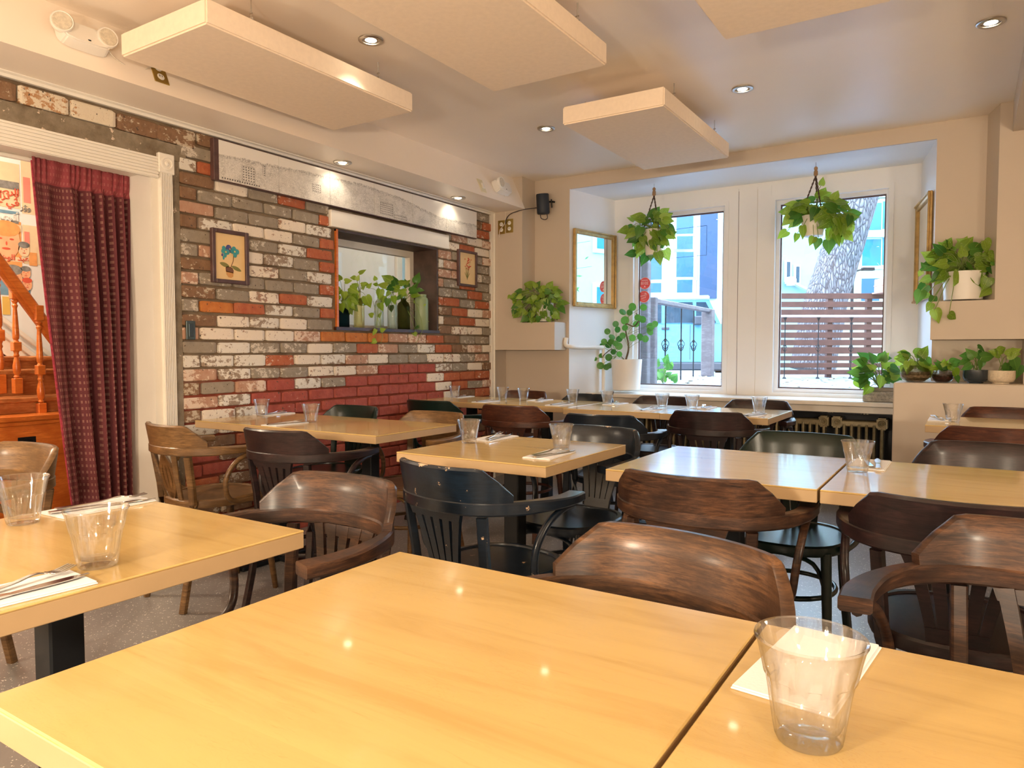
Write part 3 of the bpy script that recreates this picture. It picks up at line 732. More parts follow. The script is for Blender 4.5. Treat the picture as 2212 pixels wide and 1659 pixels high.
def splat_oval():
    b = N()
    def yb(z): return -.190 - (.045 * (z - .45) / .22)
    for s in (-1, 1):
        for amp, w in ((.058, .015), (.020, .013)):
            pr = None
            for i in range(13):
                f = i / 12; z = .462 + f * .20; x = s * (amp * math.sin(PI * f) + (.004 if amp > .03 else .0))
                if pr: prism(b, [(0, 0), (1, 0), (1, 1), (0, 1)], lambda u, v: (pr[0] + (2 * u - 1) * w, yb(pr[1]) + (v - .5) * .01, pr[1]), lambda u, v: (x + (2 * u - 1) * w, yb(z) + (v - .5) * .01, z))
                pr = (x, z)
        tube(b, [(s * .075, yb(.455), .455), (s * .08, yb(.56), .56), (s * .105, yb(.667), .667)], 0, flat=(.024, .012))
    return mesh_of('splat', b, w_walnut)
CP = chair_parts(); SPL = {'fan': splat_fan(), 'oval': splat_oval()}
def chair(x, y, rz, wood, label, splat='fan', seatmat=None):
    """x,y seat centre; rz=0 faces +y"""
    t = thing('bentwood_armchair', label, 'chair', (x, y, 0), math.radians(rz), 'bentwood cafe armchairs'); t.scale = (.92, 1, 1)
    for n, me in CP + [('splat', SPL[splat])]:
        o = bpy.data.objects.new(n, me); COL.objects.link(o); o.parent = t; setmat(o, seatmat if (seatmat and n == 'seat') else wood)
    return t
# facing away from the camera (backs towards us)
chair(-1.213, 1.805, -11, w_worn, 'worn navy black armchair with chipped paint in front of the middle table')
chair(-.60, 2.01, 0, w_walnut, 'streaky walnut armchair tucked under the near side of the bare window reflecting table')
chair(-.005, 2.01, 0, w_dark, 'dark walnut armchair tucked under the right table behind the foreground brown chair')
chair(-2.91, 2.03, -7, w_tan, 'tan armchair with pointed oval splat beside the white door casing', 'oval')
chair(-2.375, 2.14, 4, w_dark, 'brown armchair with dark crest on the near side of the long wall table', 'fan', w_brown)
chair(-2.92, 3.81, 0, w_green, 'dark green armchair nearest the brick wall, on the near side of the far row')
chair(-2.27, 3.73, 6, w_red, 'reddish brown armchair with dark spindles at the near side of the far row')
chair(-1.57, 3.47, 6, w_navy, 'black armchair behind the middle table, back towards the camera, left of the dark walnut one')
chair(-1.16, 3.93, 4, w_dark, 'dark walnut armchair at the right end of the far row, back towards the camera')
# facing the camera
chair(-1.315, 1.055, 181, w_walnut, 'walnut armchair facing the camera between left table and foreground table')
chair(-.447, .945, 168, w_brown, 'large golden brown armchair at the far edge of the foreground table')
chair(.10, 1.37, 166, w_walnut, 'foreground right armchair with a square ended arm at the corner table')
chair(-1.31, 2.48, 172, w_navy, 'black armchair facing the camera on the far side of the middle table')
chair(-.526, 2.68, 179, w_green, 'glossy black green armchair facing the camera behind the bare table')
chair(-2.97, 2.76, 178, w_green, 'dark green armchair facing the camera against the long wall table')
chair(-2.32, 2.69, 180, w_tan, 'light brown armchair facing the camera at the right end of the wall table')
chair(-2.95, 4.62, 178, w_red, 'orange brown armchair in the far corner below the plant niche')
chair(-2.33, 4.50, 180, w_navy, 'black armchair behind the far row in front of the pipe')
chair(-1.77, 4.52, 180, w_dark, 'dark armchair behind the far row below the left window')
chair(-1.13, 4.50, 178, w_dark, 'dark brown armchair behind the far row in front of the radiator')
chair(.19, 4.60, 180, w_red, 'red brown armchair at the far side of the ledge table on the right')
chair(.11, 3.79, 0, w_red, 'red brown armchair at the near side of the ledge table on the right')
chair(.07, 2.70, 180, w_dark, 'dark armchair facing the camera behind the right table')
chair(-2.66, .93, 185, w_tan, 'tan armchair at the left edge in front of the curtain')
chair(-1.118, .172, 0, w_brown, 'orange brown armchair whose arm shows in the bottom left corner')

# ================================================================== TABLEWARE
def tumbler_meshes():
    b = N(); n = 72
    prof = [(.001, .0015), (.022, .001), (.0265, .0), (.0285, .003), (.0300, .010), (.0330, .030), (.0358, .048), (.0375, .0565), (.0385, .0585), (.0412, .072), (.0445, .086), (.0468, .0905), (.0462, .0925), (.0440, .0915),
            (.0420, .084), (.0385, .066), (.0355, .054), (.0330, .044), (.0295, .022), (.0260, .0135), (.015, .0115), (.001, .0115)]
    def rad(a, k):
        amp = {3: .02, 4: .08, 5: .10, 6: .10, 7: .10, 8: .0}.get(k, 0)
        if 15 <= k <= 18: amp = .02
        return 1 - amp * (.5 + .5 * math.cos(9 * a)) ** 1.5
    lathe(b, prof, n, cap=True, rad=rad)
    return mesh_of('tumbler', b, m_glass, 35)
TUM = tumbler_meshes()
def fork_mesh():
    b = N()
    def prof(y): return .0022 + .004 * math.sin(min(1, max(0, (y + .02) / .05)) * PI / 2) * 0
    pts = cat([(0, -.095, .004), (0, -.05, .005), (0, .0, .007), (0, .035, .012), (0, .055, .008), (0, .06, .007)], 4)
    def fl(t): return (.017 - .011 * min(1, t * 1.6) if t < .75 else .006 + .02 * (t - .75) * 4, .0022)
    tube(b, pts, 0, flat=fl)
    for k in range(4):
        x = (k - 1.5) * .0062
        tube(b, cat([(x * .8, .058, .007), (x, .075, .006), (x, .098, .010)], 3), 0, flat=(.0032, .0018))
    return mesh_of('fork', b, m_cut, 40)
def knife_mesh():
    b = N()
    def fl(t): return (.016 - .004 * math.sin(t * PI) if t < .5 else (.012 + .006 * math.sin((t - .5) * 2 * PI)) * (1 if t < .95 else .5), .004 if t < .5 else .0016)
    tube(b, [(0, -.11 + .22 * i / 20, .003) for i in range(21)], 0, flat=fl)
    return mesh_of('knife', b, m_cut, 40)
FORK, KNIFE = fork_mesh(), knife_mesh()
def napkin_mesh():
    b = N(); bevbox(b, -.052, .052, -.107, .107, 0, .0022, .0008); bevbox(b, -.051, .049, -.106, .1065, .0024, .0045, .0009); return mesh_of('napkin', b, m_nap)
NAP = napkin_mesh()
def put(name, me, x, y, z, rz, label, cat_, group, rx=0):
    o = obj(name, me, None); o.location = (x, y, z); o.rotation_euler = (rx, 0, math.radians(rz)); return tag(o, label, cat_, group)
SETS = [  # where, glass, napkin (x,y,rot), flip
 ('at the left edge by the curtain', (-1.659, .703), (-1.68, .87, 2), 1),
 ('nearest the camera on the left table', (-1.223, .628), (-1.185, .475, -4), 0),
 ('at the bottom right in the foreground', (-.116, .695), (-.142, .857, -6), 0),
 ('at the left of the middle table', (-1.638, 2.262), (-1.632, 2.435, 2), 0),
 ('at the right of the middle table', (-1.251, 2.305), (-1.21, 2.145, 4), 1),
 ('on the joint of the two right tables', (-.270, 2.345), (-.252, 2.50, 0), 0),
 ('near the brick wall on the long wall table', (-3.30, 2.60), (-3.32, 2.70, -2), 0),
 ('in the middle of the long wall table', (-2.793, 2.499), (-2.82, 2.36, 3), 1),
 ('closest to the brick wall in the far row', (-3.32, 4.40), (-3.33, 4.50, 0), 0),
 ('second from the brick wall in the far row', (-2.893, 4.42), (-2.87, 4.17, 0), 1),
 ('third from the brick wall in the far row', (-2.70, 4.40), (-2.62, 4.50, 0), 0),
 ('fourth from the brick wall in the far row', (-2.322, 4.44), (-2.29, 4.19, 0), 1),
 ('fifth in the far row, below the coin plant', (-2.03, 4.38), (-2.00, 4.45, 0), 0),
 ('sixth in the far row, below the left window', (-1.626, 4.33), (-1.63, 4.11, 0), 1),
 ('seventh in the far row, below the mullion', (-1.42, 4.29), (-1.39, 4.44, 0), 0),
 ('last in the far row, at its right end', (-1.015, 4.27), (-1.0, 4.07, 0), 1),
 ('on the right edge table below the plant ledge', (-.057, 4.267), (-.115, 4.35, 0), 0)]
rs = random.Random(5)
for w, (gx, gy), (nx, ny, nr), fl in SETS:
    o = put('tumbler', TUM, gx, gy, .7502, rs.uniform(0, 360), 'clear fluted tumbler ' + w, 'glass', 'fluted glass tumblers')
    s = {0: 1.06, 1: 1.0}[0 if gy < .8 else 1]; o.scale = (s, s, s * 1.0)
    put('napkin', NAP, nx, ny, .7502, nr, 'white paper napkin by the tumbler ' + w, 'napkin', 'folded paper napkins')
    if 'foreground' in w: continue
    put('fork', FORK, nx - .012, ny + .012, .7549, nr + (14 if not fl else -10), 'steel fork by the tumbler ' + w, 'fork', 'steel forks')
    put('knife', KNIFE, nx + .022, ny, .7549, nr + (6 if not fl else -14), 'steel knife by the tumbler ' + w, 'knife', 'steel table knives')

# ================================================================== WALL THINGS
def mk_city():
    m, t, b = nt('city_print'); setp(b, .22, spec=.5)
    v = coords(t, world=True); s = sepx(t, v)
    vv = mth(t, 'DIVIDE', mth(t, 'SUBTRACT', s[2], 2.045), .208)
    uu = mth(t, 'DIVIDE', mth(t, 'SUBTRACT', s[1], 2.48), 2.41)
    sky = ramp(t, uu, [(0, (.66,) * 3), (.25, (.80,) * 3), (.45, (.90,) * 3), (.62, (.78,) * 3), (.8, (.46,) * 3), (1, (.52,) * 3)])
    lim = mth(t, 'ADD', sky, mth(t, 'MULTIPLY', mth(t, 'SUBTRACT', noise(t, v, 40, 5), .5), .16))
    below = mth(t, 'LESS_THAN', vv, lim)
    def ink(scale, lo, dist=2.5, st=(1, 1, 1)):
        n = noise(t, coords(t, st, world=True), scale, 6, .75, dist)
        return ramp(t, mth(t, 'ABSOLUTE', mth(t, 'SUBTRACT', n, .5)), [(0, (1, 1, 1)), (lo, (0, 0, 0))])
    lines = mix(t, 1.0, ink(55, .035, 1.5), ink(90, .03, .5, (1, .5, 2)), 'LIGHTEN')
    dens = ramp(t, noise(t, v, 14, 3), [(.35, (.35,) * 3), (.6, (.95,) * 3)])
    near = ramp(t, mth(t, 'ABSOLUTE', mth(t, 'SUBTRACT', mth(t, 'SUBTRACT', lim, vv), .05)), [(0, (1,) * 3), (.09, (.0,) * 3)])
    tree = mth(t, 'MULTIPLY', near, mth(t, 'GREATER_THAN', noise(t, v, 110, 3), .5))
    f = mth(t, 'MULTIPLY', below, mth(t, 'MAXIMUM', mth(t, 'MULTIPLY', lines, dens), mth(t, 'MULTIPLY', tree, .8)))
    lk(t, mix(t, mth(t, 'MULTIPLY', f, .75), (.80, .76, .70), (.10, .085, .08)), b.inputs['Base Color']); return m
t = thing('panorama_print', 'long black and white city panorama drawing mounted high on the brick wall', 'picture', (XW, 3.68, 2.15))
b = N(); bevbox(b, .0, .036, -1.235, 1.222, -.113, .113, .002); obj('mount_board', b, m_dframe, t)
for k, (a, c) in enumerate(((-1.205, -.805), (-.803, -.403), (-.401, .0), (.002, .403), (.405, .806), (.808, 1.217))):
    b = N(); box(b, .036, .0385, a, c, -.107, .107); obj('print_sheet', b, mk_city() if k == 0 else bpy.data.materials['city_print'], t)
# a few drawn buildings as flat print
inkm = M('print_ink', (.10, .09, .085), .6)
def pbuild(y0, z0, w, h_, nx, nz):
    b = N()
    for (a, c, d, e) in ((y0, y0 + w, z0, z0 + .0012), (y0, y0 + w, z0 + h_, z0 + h_ + .0012), (y0, y0 + .0012, z0, z0 + h_), (y0 + w, y0 + w + .0012, z0, z0 + h_)): box(b, .0385, .0388, a, c, d, e)
    for i in range(nx):
        for j in range(nz):
            yy_, zz_ = y0 + (i + .4) * w / nx, z0 + (j + .35) * h_ / nz; box(b, .0385, .0388, yy_, yy_ + w / nx * .45, zz_, zz_ + h_ / nz * .4)
    o = obj('drawn_building', b, inkm, t); o['kind'] = 'stuff'
pbuild(-1.06, -.085, .085, .085, 5, 6); pbuild(.06, -.09, .13, .085, 9, 6); pbuild(.20, -.10, .14, .03, 12, 2); pbuild(-.92, -.03, .02, .06, 1, 6); pbuild(-.55, -.05, .07, .05, 5, 4)
b = N()
for i in range(16): box(b, .0385, .0388, -1.19 + i * .016, -1.182 + i * .016, -.098, -.090)
o = obj('drawn_street', b, inkm, t); o['kind'] = 'stuff'
def poly(b, pts, x, th=.0005):
    prism(b, pts, lambda u, v: (x, u, v), lambda u, v: (x + th, u, v))
def ell(cy, cz, ry, rz_, rot=0, n=14, tip=0):
    out = []
    for i in range(n):
        a = 2 * PI * i / n; y = ry * math.cos(a); z = rz_ * math.sin(a) * (1 - tip * abs(math.cos(a)) ** 3)
        out.append((cy + y * math.cos(rot) - z * math.sin(rot), cz + y * math.sin(rot) + z * math.cos(rot)))
    return out
def framed(name, label, y0, y1, z0, z1, fw, art):
    cy, cz = (y0 + y1) / 2, (z0 + z1) / 2; w, h_ = (y1 - y0) / 2, (z1 - z0) / 2
    t = thing(name, label, 'picture', (XW + .002, cy, cz))
    b = N()
    for a, c, d, e in ((-w, -w + fw, -h_, h_), (w - fw, w, -h_, h_), (-w + fw, w - fw, -h_, -h_ + fw), (-w + fw, w - fw, h_ - fw, h_)): bevbox(b, 0, .026, a, c, d, e, .003)
    obj('frame', b, m_dframe, t)
    b = N(); box(b, .004, .012, -w + fw, w - fw, -h_ + fw, h_ - fw); obj('paper', b, M('cream_art_paper', (.80, .56, .27), .5, var=.04), t)
    art(t)
m_teal = M('print_teal', (.05, .30, .32), .6, var=.15); m_pblue = M('print_blue', (.08, .08, .26), .6); m_olive = M('print_olive', (.22, .20, .05), .6); m_pbrown = M('print_brown', (.17, .07, .03), .6); m_pterr = M('print_terracotta', (.62, .30, .09), .6); m_pred = M('print_red', (.60, .05, .02), .6); m_pyel = M('print_yellow', (.75, .5, .12), .6)
def orchid(t):
    for nm, m, ps in (('print_leaf', m_olive, [ell(-.035, -.045, .032, .012, -.25, tip=.5), ell(.04, -.06, .034, .011, -.35, tip=.5)]),
                      ('print_pot', m_pterr, [[(-.028, -.078), (.02, -.085), (.018, -.107), (.005, -.115), (-.012, -.112), (-.024, -.098)]]),
                      ('print_soil', m_pbrown, [[(-.03, -.06), (-.02, -.052), (.014, -.058), (.022, -.072), (.02, -.088), (-.028, -.082)]]),
                      ('print_stem', m_pbrown, [[(-.001, -.06), (.004, -.06), (.022, -.02), (.026, .02), (.022, .02), (.018, -.02)]]),
                      ('print_blossom', m_pblue, [ell(-.008, .050, .018, .018), ell(.004, .038, .014, .014), ell(-.018, .038, .014, .014), ell(-.05, .008, .006, .008)]),
                      ('print_flower', m_teal, [ell(-.04, .03, .017, .014, .4), ell(-.018, .026, .015, .015), ell(-.032, .01, .010, .016), ell(-.04, .046, .012, .012), ell(.024, .048, .014, .014), ell(.042, .034, .016, .015), ell(.014, .034, .014, .014), ell(.03, .016, .012, .016), ell(-.044, -.008, .006, .011)]),
                      ('print_centre', m_pyel, [ell(-.03, .025, .005, .005), ell(.027, .033, .005, .005), ell(-.005, .044, .004, .004)])):
        b = N()
        for i, p in enumerate(ps): poly(b, p, .0122 + .0004 * i + (.001 if nm in ('print_flower',) else 0) + (.006 if nm == 'print_centre' else 0))
        obj(nm, b, m, t)
framed('framed_orchid_print', 'framed print of a potted orchid with blue green flowers', 2.432, 2.668, 1.484, 1.780, .022, orchid)
def reds(t):
    b = N(); rr = random.Random(4)
    for i in range(7):
        y, z = (i - 3) * .012 + .008, .02 + rr.uniform(-.02, .06)
        poly(b, [(-.001, -.09), (.0015, -.09), (y + .001, z), (y - .001, z)], .0122)
    for i in range(4): poly(b, ell((i - 1.5) * .012, -.055, .003, .03, -(i - 1.5) * .4), .0124)
    obj('print_stem', b, m_olive, t); b = N()
    for i in range(26):
        y, z = rr.gauss(.008, .022), rr.uniform(-.01, .09); poly(b, ell(y, z, .006, .005, rr.uniform(0, 3), 8), .0128 + i * .0001)
    obj('print_flower', b, m_pred, t)
framed('framed_red_flower_print', 'small framed print of a spray of red flowers', 4.665, 4.925, 1.637, 1.93, .020, reds)
# small junction box
t = thing('junction_box', 'small grey metal box set in the brick next to the door', 'electrical box', (XW, 2.305, 1.22))
b = N(); bevbox(b, -.01, .012, -.026, .026, -.05, .05, .002); obj('box_body', b, M('galvanised_grey', (.10, .13, .13), .4, .7, var=.3), t)
b = N(); bevbox(b, .012, .016, -.014, .014, -.035, .035, .002); obj('cover', b, M('dark_zinc', (.07, .09, .1), .4, .7), t)
# emergency lights on the soffit face
def soff_pt(y, z):
    k = (z - 2.30) / .275; return Vector((-3.17 - .13 * k, y, z))
sn = Vector((.275, 0, .13)).normalized()
def emergency(y, z, label, faces):
    t = thing('emergency_light', label, 'emergency light', soff_pt(y, z)); t.rotation_euler = (0, -math.atan2(.13, .275), 0)
    b = N(); 
    pr = [(-.105, -.03), (-.09, -.052), (-.05, -.06), (.05, -.06), (.09, -.052), (.105, -.03), (.105, .035), (.09, .05), (-.09, .05), (-.105, .035)]
    prism(b, pr, lambda u, v: (0.001, u, v), lambda u, v: (.055, u * .93, v * .9)); bmesh.ops.bevel(b, geom=[e for e in b.edges], offset=.006, segments=2, affect='EDGES'); obj('housing', b, m_plastic, t, 40)
    for dy, tilt in faces:
        b = N(); lathe(b, [(.042, 0), (.044, .02), (.040, .026), (.036, .024)], 26); o = obj('lamp_head', b, m_plastic, t, 40)
        Rm = Matrix.Translation((.05, dy, .012)) @ Matrix.Rotation(tilt, 4, 'Z') @ Matrix.Rotation(PI / 2 + .35, 4, 'Y'); o.matrix_local = Rm
        b = N(); lathe(b, [(.001, .027), (.034, .027), (.037, .023), (.001, .023)], 24); o2 = obj('lens', b, M('frosted_lens', (.62, .55, .44), .25, var=.15, nscale=90, bmp=.5, bscale=200), o, 40)
    b = N(); bevbox(b, .054, .057, .0, .012, -.038, -.032, .001); obj('indicator', b, m_black, t)
emergency(1.645, 2.43, 'white emergency light with two round lamp heads on the upper left soffit', ((-.092, -.4), (.088, -.1)))
emergency(4.88, 2.415, 'white emergency light near the far corner above the plug outlets', ((-.06, 0),))
t = thing('wall_switch', 'cream sensor switch plate on the soffit before the far emergency light', 'switch', soff_pt(4.605, 2.385)); t.rotation_euler = (0, -math.atan2(.13, .275), 0)
b = N(); bevbox(b, 0, .006, -.035, .035, -.058, .058, .002); obj('plate', b, M('cream_plastic', (.74, .66, .45), .4), t)
b = N(); bevbox(b, .006, .02, -.012, .018, -.03, .022, .006, 2); obj('sensor', b, m_plastic, t)
def outlet(name, label, loc, rot, nsock=1):
    t = thing(name, label, 'outlet', loc); t.rotation_euler = rot
    b = N(); bevbox(b, 0, .005, -.036, .036, -.058, .058, .0015); obj('plate', b, m_brass, t)
    for dz in (-.024, .024):
        b = N(); lathe(b, [(.017, 0), (.017, .003), (.015, .004)], 18); o = obj('socket', b, m_plastic, t); o.matrix_local = Matrix.Translation((.004, 0, dz)) @ Matrix.Rotation(PI / 2, 4, 'Y')
        b = N(); box(b, .008, .0086, -.007, -.004, dz - .002, dz + .008); box(b, .008, .0086, .004, .007, dz - .002, dz + .008); obj('slot', b, m_black, t)
    return t
outlet('brass_outlet', 'brass outlet plate below the first ceiling panel on the soffit', soff_pt(1.99, 2.405), (0, -math.atan2(.13, .275), 0))
outlet('brass_outlet', 'right brass outlet plate in the far corner with a plug in it', (at_y(1101, 488, YC)[0], YC, at_y(1101, 488, YC)[2]), (0, 0, -PI / 2))
outlet('brass_outlet', 'left brass outlet plate in the far corner behind white cords', (at_y(1084, 491, YC)[0], YC - .001, at_y(1084, 491, YC)[2]), (0, 0, -PI / 2))
b = N(); a0 = soff_pt(1.735, 2.42); a1 = soff_pt(1.985, 2.425)
tube(b, cat([a0 + sn * .03, a0 + sn * .02 + Vector((0, .05, -.03)), a0 + sn * .012 + Vector((0, .15, -.045)), a1 + sn * .012 + Vector((0, -.04, -.012)), a1 + sn * .012], 6), .0028, 6)
tag(obj('power_cord', b, m_cable_w, smooth=60), 'thin white cord from the upper left emergency light to its outlet', 'cord')
b = N(); q = at_y(1098, 484, YC)
s0 = at_y(1160, 449, YP - .07)
tube(b, cat([s0, at_y(1130, 453, YC - .02), at_y(1103, 462, YC - .025), at_y(1093, 475, YC - .02), (q.x - .005, YC - .03, q.z)], 6), .0035, 6)
tag(obj('speaker_cord', b, m_cable_b, smooth=60), 'black cord from the speaker to the far corner outlet', 'cord')
b = N(); tube(b, cat([soff_pt(4.9, 2.36) + sn * .01, at_y(1092, 445, YC - .02), at_y(1091, 480, YC - .02), at_y(1080, 497, YC - .02), at_y(1079, 513, YC - .02)], 6), .003, 6)
tag(obj('lamp_cord', b, m_cable_w, smooth=60), 'white cord hanging from the far emergency light over the outlets', 'cord')
# speaker
c = at_y(1174, 441, YP - .09)
t = thing('wall_speaker', 'small black cylindrical speaker mounted on the pier in the far corner', 'speaker', (c.x, c.y, c.z - .085)); t.rotation_euler = (.12, 0, .0)
b = N(); lathe(b, [(.045, 0), (.052, .006), (.054, .012), (.054, .16), (.050, .168), (.03, .170)], 28); obj('cabinet', b, M('black_speaker_mesh', (.014, .02, .032), .55, var=.3, nscale=300), t, 40)
b = N(); tube(b, [(.04, .03, .10), (.062, .055, .10), (.062, .09, .10)], .008, 8); tube(b, [(.062, .04, .05), (.062, .04, .12)], .006, 8); obj('bracket', b, m_black, t, 40)
b = N(); tube(b, cat([(-.03, 0, .0), (-.025, 0, -.03), (.01, 0, -.045), (.035, 0, -.035), (.035, 0, 0)], 5), .0035, 6); obj('cable_loop', b, m_cable_b, t, 40)

# mirrors on splayed alcove walls
def mirror(label, p0, p1, z0, z1, flip):
    p0 = Vector(p0); p1 = Vector(p1); d = (p1 - p0); L_ = d.length; d.normalize(); n = Vector((d.y, -d.x, 0)) * flip
    t = thing('gilt_mirror', label, 'mirror', (p0 + p1) / 2 + Vector((0, 0, (z0 + z1) / 2)) + n * .002)
    t.rotation_euler = (0, 0, math.atan2(n.y, n.x)); w, h_ = L_ / 2, (z1 - z0) / 2; fw = .042
    b = N()
    for a, c_, dd, e in ((-w, -w + fw, -h_, h_), (w - fw, w, -h_, h_), (-w + fw, w - fw, -h_, -h_ + fw), (-w + fw, w - fw, h_ - fw, h_)): bevbox(b, 0, .022, a, c_, dd, e, .006)
    for a, c_, dd, e in ((-w, -w + .015, -h_, h_), (w - .015, w, -h_, h_), (-w, w, -h_, -h_ + .015), (-w, w, h_ - .015, h_)): bevbox(b, .018, .032, a, c_, dd, e, .005)
    obj('frame', b, m_gold, t)
    b = N(); box(b, .002, .008, -w + fw, w - fw, -h_ + fw, h_ - fw); obj('mirror_glass', b, m_mirror, t)
def alcL(px, py):   # point on the left splayed wall
    r = PXR(px, py); dx, dy = XWL - XAL, YW - YP
    s = (XAL * r.y - YP * r.x) / (r.x * dy - r.y * dx); return Vector((XAL + dx * s, YP + dy * s, EYE + r.z * ((YP + dy * s) / r.y)))
def alcR(px, py):
    r = PXR(px, py); dx, dy = XWR - XAR, YW - YP
    s = (XAR * r.y - YP * r.x) / (r.x * dy - r.y * dx); return Vector((XAR + dx * s, YP + dy * s, EYE + r.z * ((YP + dy * s) / r.y)))
a, c = alcL(1236, 577), alcL(1326, 590)
mirror('gold framed mirror on the left alcove wall reflecting the street', (a.x, a.y, 0), (c.x, c.y, 0), alcL(1236, 662).z, alcL(1236, 493).z, 1)
a, c = alcR(2013, 577), alcR(1981, 590)
a = Vector((XAR + (XWR - XAR) * .06, YP + (YW - YP) * .06, 0)) if a.y < YP + .03 else a
mirror('gold framed mirror seen edge on at the right alcove wall', (a.x, a.y, 0), (c.x, c.y, 0), alcR(1982, 655).z, alcR(1982, 450).z, -1)

# ================================================================== RADIATORS
m_rad = M('bronze_painted_iron', (.30, .24, .13), .4, .3, var=.25, nscale=40, bmp=.5, bscale=120)
def radiator(x0, x1, label):
    t = thing('cast_iron_radiator', label, 'radiator', ((x0 + x1) / 2, 5.82, 0), 0, 'ornate cast iron radiators'); w = (x1 - x0) / 2
    b = N(); tube(b, [(-w, 0, .575), (w, 0, .575)], 0, flat=(.10, .045)); obj('top_header', b, m_rad, t, 40)
    b = N(); tube(b, [(-w, 0, .15), (w, 0, .15)], 0, flat=(.10, .05)); obj('bottom_header', b, m_rad, t, 40)
    n = int((x1 - x0) / .048)
    b0 = N(); tube(b0, [(0, 0, .16), (0, 0, .57)], 0, flat=(.018, .09)); tube(b0, [(0, -.045, .16), (0, -.05, .4), (0, -.045, .57)], .011, 8); cm = mesh_of('column', b0, m_rad, 40)
    for i in range(n + 1):
        o = obj('column', cm, None, t); o.location = (-w + i * 2 * w / n, 0, 0)
    for s in (-1, 1):
        b = N(); bevbox(b, s * w - .035, s * w + .035, -.065, .05, .54, .625, .01, 2)
        blk = obj('ornate_block', b, m_rad, t, 40)
        b = N(); lathe(b, [(.027, 0), (.024, .006), (.017, .003), (.013, .008), (.007, .004), (.004, .010)], 18); o = obj('rosette', b, m_rad, blk, 60); o.matrix_local = Matrix.Translation((s * w, -.064, .583)) @ Matrix.Rotation(PI / 2, 4, 'X')
        b = N(); tube(b, [(s * (w - .02), 0, 0), (s * (w - .02), 0, .15)], .018, 8); obj('foot', b, m_rad, t)
radiator(-2.45, -1.68, 'bronze cast iron radiator below the left window')
radiator(-1.58, -.90, 'bronze cast iron radiator below the mullion behind the far row')
radiator(-.81, -.51, 'bronze cast iron radiator at the right end under the sill')

# ================================================================== CURTAIN, ROD
XCU = XW - .235
b = N(); tube(b, [(XCU, DY0, 2.005), (XCU, DY1 - .01, 2.005)], .011, 12)
tag(obj('curtain_rod', b, m_trim, smooth=60), 'white curtain rod across the doorway', 'curtain rod')
def mk_curtain():
    m, t, b = nt('plaid_curtain'); setp(b, .9, spec=.2)
    uv = nd(t, 'ShaderNodeUVMap'); s = sepx(t, uv.outputs[0])
    def band(x, f, lo):
        fr = mth(t, 'FRACT', mth(t, 'MULTIPLY', x, f)); return mth(t, 'MULTIPLY', mth(t, 'GREATER_THAN', fr, lo), mth(t, 'LESS_THAN', fr, lo + .42))
    sq = mth(t, 'MULTIPLY', band(s[0], 44, .3), band(s[1], 62, .3))
    w = noise(t, coords(t), 160, 3)
    dark = mix(t, noise(t, coords(t, (1, 8, 1)), 4), (.085, .018, .026), (.21, .055, .06))
    col = mix(t, mth(t, 'MULTIPLY', sq, .6), dark, (.42, .22, .17))
    col = mix(t, mth(t, 'MULTIPLY', w, .5), col, (.08, .03, .03))
    top = mth(t, 'GREATER_THAN', s[1], 1.905 / 2.0)
    col = mix(t, mth(t, 'MULTIPLY', top, .55), col, (.38, .07, .08))
    lk(t, col, b.inputs['Base Color']); bump(t, b, w, .4, .003); return m
def curtain():
    b = N(); uvl = b.loops.layers.uv.new('UVMap'); nu, nv = 150, 60; G = []; UV = {}
    for j in range(nv + 1):
        f = j / nv; z = 2.028 - f * 1.995; row = []
        yl = 1.652 + .165 * f ** 1.2; yr = 2.118 - .02 * f
        for i in range(nu + 1):
            u = i / nu; y = yl + (yr - yl) * u
            amp = (.012 + .026 * min(1, f * 3)) * (.35 + .9 * min(1, u * 2.2))
            ph = 2 * PI * (1.6 * u + 4.4 * u * u) + .5 * math.sin(u * 9) + f * .9 * math.sin(u * 4 + f * 2)
            x = XCU + .004 + amp * (math.sin(ph) + .35 * math.sin(2 * ph + .8)) + .004 * math.sin(ph * 2.7 + f * 7)
            if f < .06: x = XCU + .014 + .006 * math.sin(u * 85 + 3 * math.sin(u * 13) + j * .4)
            if u < .035: x += .004
            vtx = b.verts.new((x + (.004 if f < .05 else 0), y + .006 * math.sin(ph + 1), z + (.004 * math.sin(u * 70) if j == 0 else 0))); row.append(vtx); UV[vtx] = (u * 1.0, z / 2)
        G.append(row)
    for r0, r1 in zip(G, G[1:]):
        for i in range(nu):
            fc = b.faces.new((r0[i], r1[i], r1[i + 1], r0[i + 1]))
            for l in fc.loops: l[uvl].uv = UV[l.vert]
    return b
t = thing('doorway_curtain', 'maroon plaid curtain hanging in the doorway beside the stairs', 'curtain', (0, 0, 0))
o = obj('cloth', curtain(), mk_curtain(), t, 80)
md = o.modifiers.new('s', 'SOLIDIFY'); md.thickness = .003
b = N()
for j in range(60):
    f = j / 60; y = 1.652 + .165 * f ** 1.2
G = [(XCU + .02, 1.652 + .165 * (k / 40) ** 1.2 + .006, 2.0 - 1.955 * k / 40) for k in range(41)]
tube(b, G, 0, flat=(.022, .004)); b2 = N(); tube(b2, G, .006, 6); b.free(); obj('selvedge', b2, M('crimson_hem', (.30, .03, .05), .9, var=.4, nscale=60), t)

# ================================================================== STAIR HALL seen through the door
def SX(px, py, X): return at_x(px, py, X)
m_pink = None
XS = -4.35
